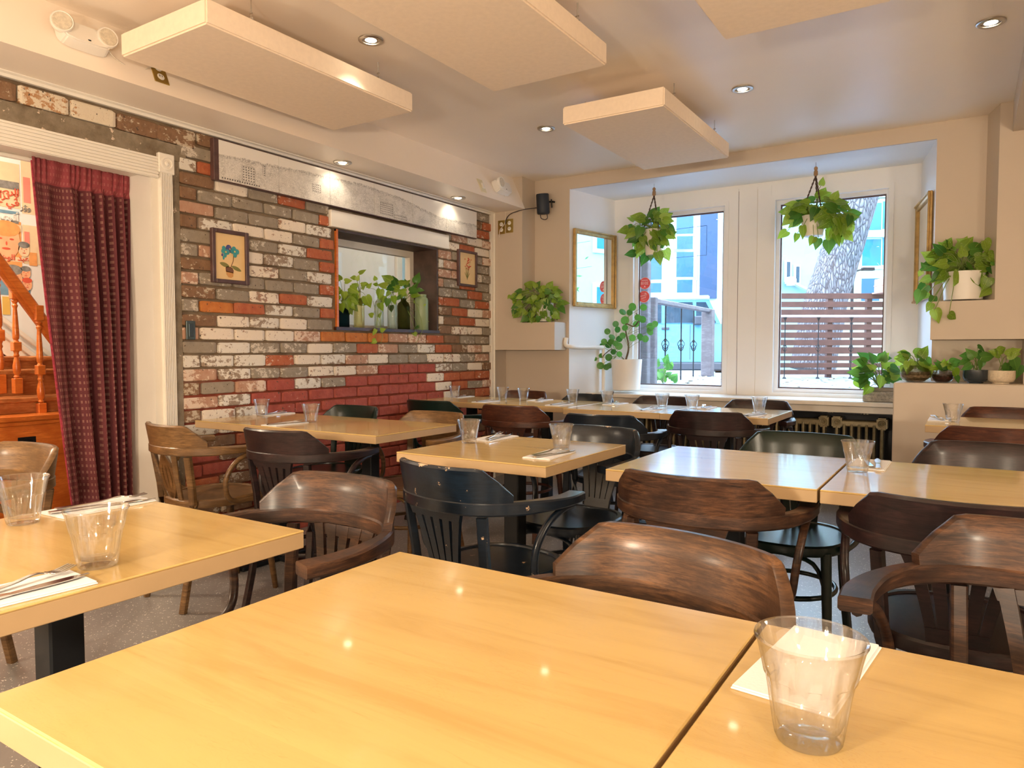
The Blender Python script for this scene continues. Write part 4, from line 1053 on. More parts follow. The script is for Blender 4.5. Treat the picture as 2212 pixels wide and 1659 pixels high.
# stair structure: cabinet with drawer, treads
zc0 = SX(60, 905, XS).z; 
t = thing('stair_cabinet', 'orange varnished cabinet with a drawer built under the stairs', 'cabinet', (XS, 2.0, 0))
b = N(); bevbox(b, -.55, 0, -1.0, .55, 0, zc0 - .012, .004); obj('carcass', b, w_orange, t)
b = N(); bevbox(b, -.57, .025, -1.0, .57, zc0 - .012, zc0 + .022, .006); bevbox(b, -.56, .012, -1.0, .56, zc0 - .035, zc0 - .012, .004); obj('top', b, w_orange, t)
hz = SX(57, 953, XS)
b = N(); bevbox(b, 0, .006, -.62, .18, hz.z - .09, hz.z + .055, .002); dr = obj('drawer', b, w_orange, t)
b = N(); bevbox(b, .006, .009, hz.y - 2 - .045, hz.y - 2 + .045, hz.z - .024, hz.z + .024, .001); tube(b, [(.012 + .006 * math.cos(a) * 0, hz.y - 2 + .030 * math.cos(a), hz.z + .014 * math.sin(a)) for a in [2 * PI * k / 16 for k in range(17)]], .003, 6); obj('handle', b, m_black, dr)
b = N()
for k, (px, py, dx, yw) in enumerate(((60, 858, -.10, .50), (60, 798, -.28, .22), (40, 770, -.46, .35))):
    zt = SX(px, py, XS + dx).z
    bevbox(b, -1.0, dx, -1.0, yw, zt - .03, zt, .006); box(b, -.98, dx - .025, -.98, yw - .01, zt - .18, zt - .028)
for v in b.verts: v.co += Vector((XS, 2.0, 0))
for v in b.verts:
    if v.co.z < zc0 + .023: v.co.z = zc0 + .023
struct('stair_treads', b, w_tread)
# balusters
def baluster(px, pytop, pybot, X, label):
    p0 = SX(px, pybot, X); p1 = SX(px, pytop, X); H = p1.z - p0.z
    t = thing('stair_baluster', label, 'baluster', (X, p0.y, p0.z), 0, 'turned orange stair balusters')
    k = H / .6
    for z0, z1 in ((0, .085 * k), (.235 * k, .285 * k), (.52 * k, H)):
        b = N(); bevbox(b, -.021, .021, -.021, .021, z0, z1, .003); obj('block', b, w_orange, t)
    pr = [(.010, .085), (.017, .092), (.012, .102), (.018, .115), (.020, .15), (.014, .185), (.010, .2), (.015, .21), (.011, .222), (.016, .235)]
    pr2 = [(.016, .285), (.011, .295), (.016, .305), (.017, .33), (.014, .40), (.010, .47), (.015, .485), (.010, .495), (.017, .51), (.012, .52)]
    for q_ in (pr, pr2):
        b = N(); lathe(b, [(r, z_ * k) for r, z_ in q_], 16); obj('turned_shaft', b, w_orange, t, 40)
baluster(38, 615, 850, XS - .14, 'turned orange baluster standing clear left of the curtain')
baluster(90, 660, 905, XS - .10, 'turned orange baluster half hidden by the curtain edge')
baluster(3, 560, 850, XS - .30, 'turned orange baluster cut by the left photo edge')
t = thing('stair_handrail', 'moulded orange handrail sloping down behind the curtain', 'handrail', (0, 0, 0))
b = N(); a, c = SX(-40, 515, XS - .12), SX(150, 770, XS - .12)
tube(b, [a, c], 0, flat=(.055, .05)); obj('rail', b, w_orange, t)
b = N(); tube(b, [a + Vector((0, 0, -.045)), c + Vector((0, 0, -.045))], 0, flat=(.03, .035)); obj('moulding', b, w_orange, t)
b = N(); tube(b, [a + Vector((0, 0, .028)), c + Vector((0, 0, .028))], .018, 8); obj('moulding', b, w_orange, t)
# white sloping stair trim on hall wall
bm = N(); a, c = SX(-60, 640, XH + .03), SX(170, 815, XH + .03)
for dz, th in ((0, .03), (-.09, .022)): tube(bm, [a + Vector((0, 0, dz)), c + Vector((0, 0, dz))], 0, flat=(th, .03))
prism(bm, [(a.y, a.z - .22), (c.y, c.z - .22), (c.y, c.z - .1), (a.y, a.z - .1)], lambda u, v: (XH + .001, u, v), lambda u, v: (XH + .02, u, v))
struct('trim_6', bm, m_trim)
bm = N(); prism(bm, [(a.y, 0), (c.y, 0), (c.y, c.z - .22), (a.y, a.z - .22)], lambda u, v: (XH + .001, u, v), lambda u, v: (XH + .012, u, v)); struct('wall_hall_panelling', bm, w_red)
# posters
AR = {'ا': (0xFE8D, 0xFE8E, 0xFE8D, 0xFE8E, 0), 'أ': (0xFE83, 0xFE84, 0xFE83, 0xFE84, 0), 'ب': (0xFE8F, 0xFE90, 0xFE91, 0xFE92, 1), 'ت': (0xFE95, 0xFE96, 0xFE97, 0xFE98, 1), 'ج': (0xFE9D, 0xFE9E, 0xFE9F, 0xFEA0, 1), 'د': (0xFEA9, 0xFEAA, 0xFEA9, 0xFEAA, 0),
      'ر': (0xFEAD, 0xFEAE, 0xFEAD, 0xFEAE, 0), 'ز': (0xFEAF, 0xFEB0, 0xFEAF, 0xFEB0, 0), 'ص': (0xFEB9, 0xFEBA, 0xFEBB, 0xFEBC, 1), 'ع': (0xFEC9, 0xFECA, 0xFECB, 0xFECC, 1), 'ف': (0xFED1, 0xFED2, 0xFED3, 0xFED4, 1), 'ق': (0xFED5, 0xFED6, 0xFED7, 0xFED8, 1),
      'ل': (0xFEDD, 0xFEDE, 0xFEDF, 0xFEE0, 1), 'م': (0xFEE1, 0xFEE2, 0xFEE3, 0xFEE4, 1), 'ن': (0xFEE5, 0xFEE6, 0xFEE7, 0xFEE8, 1), 'ه': (0xFEE9, 0xFEEA, 0xFEEB, 0xFEEC, 1), 'و': (0xFEED, 0xFEEE, 0xFEED, 0xFEEE, 0), 'ى': (0xFEEF, 0xFEF0, 0xFEEF, 0xFEF0, 0), 'ي': (0xFEF1, 0xFEF2, 0xFEF3, 0xFEF4, 1), 'ة': (0xFE93, 0xFE94, 0xFE93, 0xFE94, 0), 'ؤ': (0xFE85, 0xFE86, 0xFE85, 0xFE86, 0)}
def shape(s):
    out = []; prevc = 0; i = 0
    while i < len(s):
        ch = s[i]
        if ch == 'ل' and i + 1 < len(s) and s[i + 1] == 'ا': out.append(chr(0xFEFC if prevc else 0xFEFB)); prevc = 0; i += 2; continue
        if ch not in AR: out.append(ch); prevc = 0; i += 1; continue
        a = AR[ch]; nx = i + 1 < len(s) and s[i + 1] in AR and a[4]
        out.append(chr(a[3] if prevc and nx else a[1] if prevc else a[2] if nx else a[0])); prevc = 1 if (a[4] and nx) else 0; i += 1
    return ''.join(reversed(out))
def text(body, mat, loc, size, rot, parent, name='lettering', align='RIGHT', sx=1, bold=.0):
    cu = bpy.data.curves.new(name, 'FONT'); cu.body = body; cu.size = size; cu.extrude = .0006; cu.align_x = align; cu.offset = bold
    cu.materials.append(mat); tmp = bpy.data.objects.new('tmp', cu); COL.objects.link(tmp); bpy.context.view_layer.update()
    me = bpy.data.meshes.new_from_object(tmp.evaluated_get(bpy.context.evaluated_depsgraph_get())); bpy.data.objects.remove(tmp)
    if not me.materials: me.materials.append(mat)
    o = bpy.data.objects.new(name, me); COL.objects.link(o); o.parent = parent; o.location = loc; o.rotation_euler = rot; o.scale = (sx, 1, 1); o['kind'] = 'stuff'; return o
m_pc = M('poster_cream', (.80, .62, .40), .7, var=.08); m_pr = M('poster_red', (.66, .10, .05), .7); m_pb = M('poster_blue', (.16, .30, .42), .7, var=.2, nscale=20); m_pg = M('poster_grey', (.22, .21, .20), .7, var=.5, nscale=25); m_po = M('poster_orange', (.80, .36, .12), .7, var=.2, nscale=10); m_pk = M('poster_pink', (.80, .26, .20), .7); m_skin = M('poster_skin', (.85, .45, .25), .7, var=.15, nscale=12)
RP = (PI / 2, 0, PI / 2)
def pos_rect(parent, name, px0, py0, px1, py1, mat, dx):
    a, c = SX(px0, py0, XH), SX(px1, py1, XH); b = N(); box(b, dx, dx + .0008, a.y, c.y, min(a.z, c.z), max(a.z, c.z)); return obj(name, b, mat, parent)
def poster(label, base, rects):
    t = thing('film_poster', label, 'poster', (XH + .001, 0, 0), 0, 'old posters on the stair wall')
    pos_rect(t, 'paper', *base, .0)
    for k, (nm, *r) in enumerate(rects): pos_rect(t, nm, *r, .0012 + .0006 * k)
    return t
def ptext(parent, body, px, py, size, mat, sx=1, dx=.004):
    p = SX(px, py, XH); text(shape(body), mat, (dx, p.y, p.z), size, RP, parent, sx=sx, bold=.0012)
def pface(parent, px, py, w, mat_s, hair):
    p = SX(px, py, XH); b = N(); poly(b, ell(p.y, p.z, w, w * 1.35), .004); obj('printed_head', b, mat_s, parent)
    b = N(); poly(b, ell(p.y, p.z + w * .95, w * 1.02, w * .62), .0048); obj('printed_hair', b, hair, parent)
    b = N()
    for s in (-1, 1): poly(b, ell(p.y + s * w * .4, p.z + w * .15, w * .16, w * .07), .0052)
    poly(b, ell(p.y, p.z - w * .6, w * .3, w * .09), .0052); poly(b, ell(p.y + w * .03, p.z - w * .2, w * .06, w * .16), .0052); obj('printed_features', b, m_pr, parent)['kind'] = 'stuff'
t = poster('cream poster with a grey scene and red Arabic title at the left edge', (-90, 330, 44, 452, m_pc), [('printed_scene', -90, 372, 41, 412, m_pg), ('printed_band', -90, 446, 40, 458, m_pb)])
for body, y in (('الرصاصة', 423), ('لا تزال', 434), ('في جيبي', 446)): ptext(t, body, 41, y, .058, m_pr, 1.15)
t = poster('cream poster with a pink panel beside the curtain', (44, 345, 110, 470, m_pc), [('printed_panel', 49, 382, 66, 440, m_pk), ('printed_strip', 41, 336, 56, 345, m_teal)])
ptext(t, 'وؤر', 66, 456, .05, m_pg)
t = poster('orange toned poster with a large face and white title on grey', (-90, 462, 48, 580, m_po), [('printed_title_bar', -90, 460, 40, 484, m_pg), ('printed_bar', -90, 484, 46, 487, m_pc)])
ptext(t, 'أقوى من', 40, 478, .06, m_plastic); pface(t, 12, 520, .085, m_skin, m_po); pface(t, 51, 540, .035, m_pc, m_pg)
t = poster('blue poster with several small heads and a red title', (-40, 575, 66, 640, m_pb), [('printed_title_panel', 10, 553, 62, 568, m_pc), ('printed_edge', 4, 640, 22, 680, m_pyel)])
ptext(t, 'عبد الوهاب', 62, 565, .05, m_pr); pface(t, 28, 600, .055, m_skin, m_pg); pface(t, 55, 590, .03, m_skin, m_pg); pface(t, 58, 615, .03, m_skin, m_pr)
t = poster('cream and pink poster above the blue one, half behind the curtain', (48, 485, 110, 575, m_pc), [('printed_figure', 52, 500, 64, 530, m_pk), ('printed_block', 62, 545, 80, 575, m_po)])

# ================================================================== PLANTS
def leaf_mesh(name, prof, fold=.10, droop=.12, n=7):
    b = N(); L_, C_, R2 = [], [], []
    for i, (y, w, dy) in enumerate(prof):
        z = -droop * (y ** 2)
        C_.append(b.verts.new((0, y, z))); L_.append(b.verts.new((-w, y + dy, z + fold * w * 1.4))); R2.append(b.verts.new((w, y + dy, z + fold * w * 1.4)))
    for i in range(len(prof) - 1):
        b.faces.new((C_[i], C_[i + 1], L_[i + 1], L_[i])); b.faces.new((C_[i], R2[i], R2[i + 1], C_[i + 1]))
    bmesh.ops.remove_doubles(b, verts=b.verts[:], dist=.001)
    return mesh_of(name, b, m_leafV, 180)
HEART = [(0, .17, -.10), (.03, .30, -.09), (.11, .385, -.03), (.24, .40, 0), (.38, .37, 0), (.52, .30, 0), (.66, .215, 0), (.79, .125, 0), (.91, .05, 0), (1, .0, 0)]
HEARTW = [(y, w * 1.15, d) for y, w, d in HEART]
LEAFS = [leaf_mesh('leaf', HEART), leaf_mesh('leaf', HEARTW, .2, .2), leaf_mesh('leaf', HEART, -.12, .3)]
def coin_mesh():
    b = N(); c = b.verts.new((0, .5, .04)); r = [b.verts.new((.5 * math.sin(2 * PI * k / 14), .5 - .5 * math.cos(2 * PI * k / 14), 0)) for k in range(14)]
    for k in range(14): b.faces.new((c, r[k], r[(k + 1) % 14]))
    return mesh_of('leaf', b, m_leafP, 180)
COIN = coin_mesh()
rl = random.Random(11)
def leaf_at(parent, base, tipdir, length, mat, me=None, nrm=None):
    """base: world pos. parent: thing whose rotation is identity"""
    y = Vector(tipdir).normalized(); z = Vector(nrm) if nrm else (-FW + Vector((rl.uniform(-.5, .5), rl.uniform(-.3, .3), rl.uniform(-.1, .9))))
    z = (z - y * z.dot(y)).normalized(); x = y.cross(z)
    o = bpy.data.objects.new('leaf', me or rl.choice(LEAFS)); COL.objects.link(o); o.parent = parent
    mt = Matrix(((x.x, y.x, z.x, 0), (x.y, y.y, z.y, 0), (x.z, y.z, z.z, 0), (0, 0, 0, 1)))
    o.matrix_local = Matrix.Translation(Vector(base) - parent.location) @ mt @ Matrix.Scale(length, 4)
    setmat(o, mat)
def pdir(a, back=0):   # direction in the picture plane, degrees ccw from right
    a = math.radians(a); return RT * math.cos(a) + Vector((0, 0, 1)) * math.sin(a) + Vector((FW.x, FW.y, 0)) * back
def foliage(parent, Y, crown, leaves, mats, stemr=.0022, jit=.05, k=1.05):
    """leaves: (px,py,len_px,angle); stems run from crown (world point) to each leaf base"""
    b = N(); C0 = Vector(crown)
    for px, py, lp, an in leaves:
        yy_ = Y + rl.uniform(-jit * 1.5, jit * .4)
        if 5.2 < Y < 5.35 and ((py > 648 and px > 1300) or px < 1130 or (py > 694 and px < 1300)): yy_ = YC - rl.uniform(.03, .07)
        p = at_y(px, py, yy_); L_ = lp * p.y / 1547 * k
        d = pdir(an, rl.uniform(-.35, .2)); leaf_at(parent, p, d, L_, rl.choice(mats))
        mid = C0.lerp(p, .5) + Vector((rl.uniform(-.01, .01), rl.uniform(-.02, .01), abs((p - C0).length) * .22 + .004))
        tube(b, [q - parent.location for q in cat([C0 + Vector((rl.uniform(-.015, .015), rl.uniform(-.015, .015), 0)), mid, p], 4)], stemr, 5)
    obj('stems', b, m_stem, parent, 60)
def cloud(cx, cy, rx, ry, n, lo, hi, seed, hole=None, up=False):
    r = random.Random(seed); out = []
    for i in range(n):
        a = r.uniform(0, 2 * PI); q = r.random() ** .5; x = cx + rx * q * math.cos(a); y = cy + ry * q * math.sin(a)
        if hole and hole[0] < x < hole[2] and hole[1] < y < hole[3] and r.random() < .75: continue
        ang = math.degrees(math.atan2(-(y - cy) * .7 - (0 if up else ry * .5), (x - cx))) + r.uniform(-40, 40)
        out.append((x, y, r.uniform(lo, hi), ang))
    return out
def pot_at(parent, Y, px, py_top, py_bot, wpx_top, wpx_bot, mat, name='pot', n=32, band=None, square=False, rim=.004):
    p0 = at_y(px, py_bot, Y); p1 = at_y(px, py_top, Y); h_ = p1.z - p0.z; k = Vector((p0.x, p0.y, 0)).length and (Y / PXR(px, py_bot).y) / FPX
    rt_, rb_ = wpx_top * k / 2, wpx_bot * k / 2
    b = N()
    prof = [(rb_ * .9, 0), (rb_, .003), (rb_ + (rt_ - rb_) * .5, h_ * .5), (rt_, h_ - .004), (rt_, h_), (rt_ - rim, h_), (rt_ - rim * 1.5, h_ - .02), (.001, h_ - .022)]
    if band: prof = [(r * rt_, z_ * h_) for r, z_ in band]
    lathe(b, prof, n)
    o = obj(name, b, mat, parent, 40); o.location = Vector((p0.x, p0.y, p0.z)) - parent.location
    return p0, p1, h_
m_soil = M('potting_soil', (.035, .022, .014), .95, var=.4, nscale=60, bmp=.8)
# 1 + 2 hanging baskets
def hanging(label, hx, pot, lv, mats):
    hook = Vector((hx, 5.6, 2.47)); t = thing('hanging_pothos', label, 'plant', (hx, 5.6, 2.0), 0, 'hanging plants in the window alcove')
    p0, p1, h_ = pot_at(t, 5.6, *pot, m_white)
    L = t.location
    b = N(); tube(b, [hook - L, hook - L + Vector((0, 0, -.035))], .002, 6); obj('hook', b, m_steel, t)
    b = N(); lathe(b, [(.006, 0), (.013, -.008), (.013, -.02), (.009, -.026), (.014, -.034), (.015, -.06), (.008, -.068)], 14, tuple(hook - L + Vector((0, 0, -.03)))); obj('bead', b, m_bead, t, 40)
    k = hook + Vector((0, 0, -.095)); rr = pot[3] * 5.6 / PXR(pot[0], pot[1]).y / FPX / 2
    for a in (200, 320, 80):
        e = Vector((p1.x + rr * math.cos(math.radians(a)), p1.y + rr * math.sin(math.radians(a)), p1.z - .005)); b = N()
        for ph in (0, PI):
            pts = []
            for i in range(41):
                f = i / 40; q = k.lerp(e, f) - L; pts.append(q + Vector((.0035 * math.cos(f * 34 + ph), .0035 * math.sin(f * 34 + ph), 0)))
            tube(b, pts, .0032, 5)
        obj('rope', b, m_rope, t, 60)
    b = N(); lathe(b, [(.001, 0), (rr * .85, 0), (rr * .85, .004), (.001, .006)], 20, tuple(p1 - L + Vector((0, 0, -.018)))); obj('soil', b, m_soil, t)
    foliage(t, 5.6, p1 + Vector((0, 0, .0)), lv, mats, jit=.09)
hanging('pothos in a white pot hanging by ropes in front of the left window', -2.19, (1412, 497, 552, 46, 34),
        cloud(1402, 496, 46, 34, 62, 18, 28, 1) + [(1372, 546, 24, 185), (1398, 548, 30, 235), (1420, 545, 30, 285), (1436, 540, 26, 290), (1440, 480, 20, 60), (1430, 462, 20, 40), (1392, 480, 24, 110), (1372, 505, 26, 200), (1410, 535, 30, 260), (1448, 500, 20, 300), (1385, 530, 30, 250), (1440, 468, 16, 30)], [m_leafV, m_leafV, m_leafD, m_leafL])
hanging('pothos in a tilted white pot hanging by ropes in front of the right window', -.96, (1757, 467, 511, 54, 40),
        cloud(1765, 455, 58, 30, 50, 18, 28, 2, (1732, 470, 1785, 512)) + cloud(1812, 478, 26, 34, 22, 20, 30, 22) + [(1700, 500, 24, 215), (1722, 505, 18, 260), (1707, 470, 22, 225), (1812, 500, 26, 290), (1768, 515, 22, 255), (1790, 520, 28, 265), (1758, 512, 20, 240), (1774, 400, 16, 80), (1836, 466, 22, 260), (1735, 488, 26, 280), (1722, 445, 26, 170), (1745, 440, 24, 150), (1800, 430, 22, 60)], [m_leafV, m_leafV, m_leafD, m_leafL])
# 3 niche left
t = thing('potted_pothos', 'trailing pothos in a white pot in the niche beneath the speaker', 'plant', (-3.06, 5.30, 1.35))
p0, p1, h_ = pot_at(t, 5.30, 1175, 655, 695, 42, 32, m_white)
foliage(t, 5.27, p1, cloud(1160, 655, 54, 38, 120, 13, 21, 3) + [(1122, 640, 18, 200), (1102, 638, 11, 230), (1110, 650, 14, 300), (1205, 652, 18, -20), (1200, 675, 20, 285), (1150, 618, 24, 160), (1185, 622, 20, 60), (1203, 645, 16, 20)], [m_leafV, m_leafV, m_leafD, m_leafL], jit=.07)
# 4 coin plant
t = thing('coin_plant', 'tall coin leaf plant in a large white pot on the window sill', 'plant', (-2.49, 5.80, .747))
Yc = 5.80; p0, p1, h_ = pot_at(t, Yc, 1353, 776, 842, 66, 58, m_white)
b = N(); lathe(b, [(.001, 0), (.11, 0), (.11, .004), (.001, .006)], 24, tuple(p1 - t.location + Vector((0, 0, -.018)))); obj('soil', b, m_soil, t)
b = N(); trunk = [at_y(*q, Yc) - t.location for q in ((1352, 778), (1358, 750), (1352, 715), (1353, 700), (1370, 705), (1380, 690), (1374, 676))]; tube(b, cat(trunk, 5), [.009 - .005 * i / 30 for i in range(31)], 7)
tube(b, cat([at_y(*q, Yc) - t.location for q in ((1350, 778), (1325, 755), (1310, 762), (1302, 770))], 4), .004, 6); obj('stem', b, m_bark_s, t, 60)
cl = [(1366, 663, 15, 100), (1390, 664, 13, 20), (1345, 674, 14, 150), (1350, 692, 16, 200), (1378, 686, 13, 10), (1388, 690, 14, -20), (1405, 706, 15, -10), (1415, 700, 12, 40), (1383, 728, 14, -60), (1366, 730, 13, 250), (1394, 732, 13, 280), (1312, 716, 12, 110), (1322, 728, 13, 160), (1334, 712, 12, 90), (1305, 738, 12, 130), (1314, 745, 13, 200), (1300, 748, 13, 190), (1338, 732, 13, 60), (1325, 760, 11, 230), (1337, 748, 14, 20), (1338, 765, 11, 290), (1315, 772, 14, 250), (1300, 768, 12, 200), (1297, 790, 14, 200), (1310, 793, 12, 240), (1316, 790, 11, 280), (1362, 790, 7, 270), (1285, 775, 9, 170), (1330, 700, 12, 100), (1345, 725, 12, 30), (1350, 708, 12, 60), (1330, 742, 11, 120), (1404, 716, 15, -60), (1360, 675, 12, 80), (1320, 738, 12, 210), (1374, 700, 12, -40)]
bb_ = N()
for px, py, lp, an in cl:
    yy_ = Yc + rl.uniform(-.07, .03); p = at_y(px, py, yy_); d = pdir(an); L_ = lp * yy_ / 1547 * 1.25
    leaf_at(t, p - d * L_ * .5, d, L_, m_leafP, COIN, -FW + Vector((rl.uniform(-.6, .6), 0, rl.uniform(-.2, .8))))
    org = at_y(1356 if py < 745 else 1335, min(770, py + 22), Yc) if px > 1340 else at_y(1330, min(772, py + 25), Yc)
    tube(bb_, [q - t.location for q in cat([org, org.lerp(p, .5) + Vector((0, 0, .01)), p], 3)], .0016, 5)
obj('petioles', bb_, m_stem, t, 60)
# 5 niche right
YN = 5.30
t = thing('potted_pothos', 'large pothos in a white pot in the upper right niche', 'plant', (-.04, YN, zl))
p0, p1, h_ = pot_at(t, YN, 2080, 588, 649, 80, 72, m_white)
foliage(t, YN - .03, p1, cloud(2078, 566, 66, 30, 46, 26, 40, 5, up=True) + [(2000, 615, 32, 235), (1990, 628, 34, 250), (2010, 600, 26, 200), (2018, 640, 30, 260), (2020, 668, 34, 285), (2050, 678, 26, 330), (2005, 632, 24, 220), (1998, 578, 16, 120), (1990, 586, 14, 250), (2135, 600, 30, 250), (2140, 622, 30, 215), (2125, 520, 34, -60), (2042, 535, 30, 60), (2062, 545, 32, 170), (2090, 530, 30, 150), (2030, 560, 30, 120), (2150, 560, 30, -50), (2012, 655, 24, 240), (2030, 590, 26, 230)], [m_leafV, m_leafV, m_leafD], jit=.06, k=.80)
# 6 woven planter on the sill
t = thing('planter_with_pothos', 'pothos in a grey woven planter at the right end of the sill', 'plant', (-.47, 5.30, .747))
YQ = 5.74; t.location = (at_y(1902, 850, YQ).x, YQ, .747)
b = N(); bevbox(b, -.105, .105, -.07, .07, .001, .075, .006); 
for k in range(7): tube(b, [(-.107, -.072, .008 + k * .01), (.107, -.072, .008 + k * .01)], .005, 6)
obj('woven_box', b, M('grey_wicker', (.42, .38, .33), .7, var=.35, nscale=60, bmp=.6), t)
b = N(); bevbox(b, -.10, .10, -.065, .065, .0751, .105, .004); obj('liner', b, M('grey_liner', (.28, .24, .20), .5, var=.2), t)
foliage(t, 5.68, t.location + Vector((0, 0, .10)), cloud(1893, 800, 42, 26, 26, 24, 36, 6, up=True) + [(1852, 820, 32, 300), (1868, 812, 26, 160), (1905, 812, 34, 265), (1935, 822, 30, 320), (1880, 835, 28, 235), (1870, 785, 26, 150), (1900, 775, 34, 10), (1935, 780, 34, 10), (1862, 800, 22, 170)], [m_leafL, m_leafD, m_leafD], jit=.04, k=.74)
# 7..10 on the ledge
YL = 5.16
def ledge_pot(label, px, w, top, bot, mat, lv, mats, band, name='potted_plant', fill=None):
    p = at_y(px, bot, YL); t = thing(name, label, 'plant', (p.x, YL, ZK), 0, 'small pots on the plant ledge')
    k = YL / PXR(px, bot).y / FPX; h_ = (bot - top) * k * 1.02; r = w * k / 2
    b = N(); lathe(b, [(a * r, z_ * h_) for a, z_ in band], 30); obj('pot', b, mat, t, 50)
    if fill:
        b = N(); lathe(b, [(.55 * r, .06 * h_), (.90 * r, .35 * h_), (.86 * r, .62 * h_), (.01, .64 * h_)], 24); obj('soil', b, fill, t, 60)
    foliage(t, YL - .01, (p.x, YL, ZK + h_ * .8), lv, mats, jit=.035, k=.72)
round_b = [(.01, 0), (.55, 0), (.86, .18), (1, .45), (.93, .72), (.74, .95), (.72, 1), (.68, .97), (.86, .7), (.9, .45), (.78, .22), (.5, .06), (.01, .06)]
bowl = [(.01, 0), (.6, 0), (.62, .1), (.85, .16), (1, .4), (1, 1), (.94, 1), (.92, .5), (.01, .4)]
ledge_pot('pothos in a round glass jar of pale stones at the ledge corner', 1978, 62, 788, 823, mk_glass('jar_glass', (.9, .88, .8), .4), cloud(1980, 775, 30, 14, 8, 26, 36, 7, up=True) + [(1962, 768, 30, 175), (1965, 782, 36, 250), (1990, 770, 34, 60), (1985, 785, 40, 320), (1975, 765, 30, 30), (2000, 790, 34, 290), (1955, 790, 30, 260)], [m_leafD, m_leafV], round_b, fill=M('pale_stones', (.48, .36, .24), .8, var=.5, nscale=70, bmp=1))
ledge_pot('spiky plant in a small round glass jar of dark soil', 2036, 42, 797, 824, mk_glass('jar_glass_2', (.9, .9, .88), .4), [(2036, 795, 26, a) for a in (30, 55, 80, 110, 140, 165)] + [(2048, 790, 30, -10), (2060, 800, 30, -50), (2025, 795, 20, 190), (2055, 785, 34, 15), (2066, 812, 20, 280)], [m_leafD, m_leafL], round_b, fill=M('dark_soil', (.09, .03, .02), .9, var=.5, nscale=70, bmp=1))
ledge_pot('pothos in a black footed bowl on the ledge', 2107, 48, 798, 826, M('black_glaze', (.02, .03, .04), .25, coat=.5), [(2095, 770, 32, 175), (2098, 788, 26, 215), (2105, 772, 30, 130), (2112, 760, 30, 300), (2120, 772, 34, 10), (2115, 780, 28, 280), (2090, 780, 24, 200), (2122, 778, 24, 250), (2112, 750, 26, 330)], [m_leafD], bowl)
ledge_pot('pothos in a cream stone bowl at the right end of the ledge', 2162, 52, 799, 827, M('cream_stone', (.62, .52, .38), .7, var=.12, nscale=90), [(2160, 765, 28, 160), (2175, 768, 36, 30), (2190, 775, 34, 290), (2178, 785, 40, 280), (2200, 790, 36, 265), (2155, 758, 24, 20), (2185, 760, 30, -10)], [m_leafV, m_leafD], bowl)
# hatch bottles + cuttings
def bottle(kind, px, top, bot, w, mat, label, cat_='bottle', X=-3.60):
    p = at_x(px, bot, X); k = (X / PXR(px, bot).x) / FPX; h_ = (bot - top) * k; r = w * k / 2
    prof = {'wine': [(.9, 0), (1, .03), (1, .62), (.8, .72), (.38, .80), (.34, .97), (.42, .98), (.42, 1)], 'jar': [(.9, 0), (1, .02), (1, .84), (.9, .9), (.7, .92), (.75, .94), (.75, 1)], 'tube': [(.9, 0), (1, .03), (1, .96), (1.04, 1)], 'fluted': [(.9, 0), (1, .03), (1, .80), (.85, .92), (.45, 1.0), (.42, 1.06), (.5, 1.1)]}[kind]
    t = thing('glass_bottle' if cat_ == 'bottle' else 'storage_tin', label, cat_, (X, p.y, HZ0 + .006), 0, 'vessels in the brick wall opening')
    b = N(); rad = (lambda a, k_: 1 - .05 * (.5 + .5 * math.cos(14 * a))) if kind in ('fluted',) or mat is m_gblue else None
    inner = [(max(.01, a_ - .12), z_ + (.02 if z_ < .1 else 0)) for a_, z_ in reversed(prof)]
    lathe(b, [(a_ * r, z_ * h_) for a_, z_ in (prof + (inner if cat_ == 'bottle' else []))], 28, cap=True, rad=rad); obj('vessel', b, mat, t, 50)
    if cat_ == 'tin':
        pass
    return t, Vector((X, p.y, HZ0 + h_ * .98))
def cutting(label, crown, lv, mats, X=-3.58, extra=None):
    t = thing('pothos_cutting', label, 'plant', tuple(crown), 0, 'cuttings rooting in bottles'); b = N(); C0 = Vector(crown)
    for px, py, lp, an in lv:
        p = at_x(px, py, XW + .03 if (py > 710 or px > 925) else X + rl.uniform(-.02, .05)); L_ = lp * (p - CAM).length / 1547 * 1.05
        leaf_at(t, p, pdir(an, rl.uniform(-.2, .2)), L_, rl.choice(mats))
        tube(b, [q - C0 for q in cat([C0, C0.lerp(p, .5) + Vector((.005, 0, .012)), p], 3)], .0014, 5)
    for v in (extra or []): tube(b, [at_x(*q, XW + .03) - C0 for q in v], .0016, 5)
    obj('stems', b, m_stem, t, 60)
_, c = bottle('tube', 742, 658, 708, 26, m_gblue, 'dark teal ribbed glass vase at the left of the wall opening')
cutting('pothos cutting in the dark vase at the left of the wall opening', c, cloud(745, 640, 20, 22, 24, 15, 24, 31) + [(735, 605, 16, 120), (745, 608, 15, 10), (760, 655, 16, 290), (752, 670, 14, 270)], [m_leafL, m_leafV])
_, c = bottle('wine', 776, 628, 709, 23, m_gyel, 'clear bottle of yellowish water second from left in the wall opening')
cutting('yellow green cutting in the second bottle of the wall opening', c, [(772, 620, 14, 150), (770, 605, 12, 60), (776, 590, 16, 40), (768, 600, 12, 180), (780, 615, 12, 20), (785, 612, 14, -10), (775, 650, 20, -20), (768, 640, 16, 200), (790, 640, 26, -70), (783, 625, 14, 60)], [m_leafL])
_, c = bottle('wine', 819, 630, 710, 20, m_gclear, 'clear bottle in the middle of the wall opening')
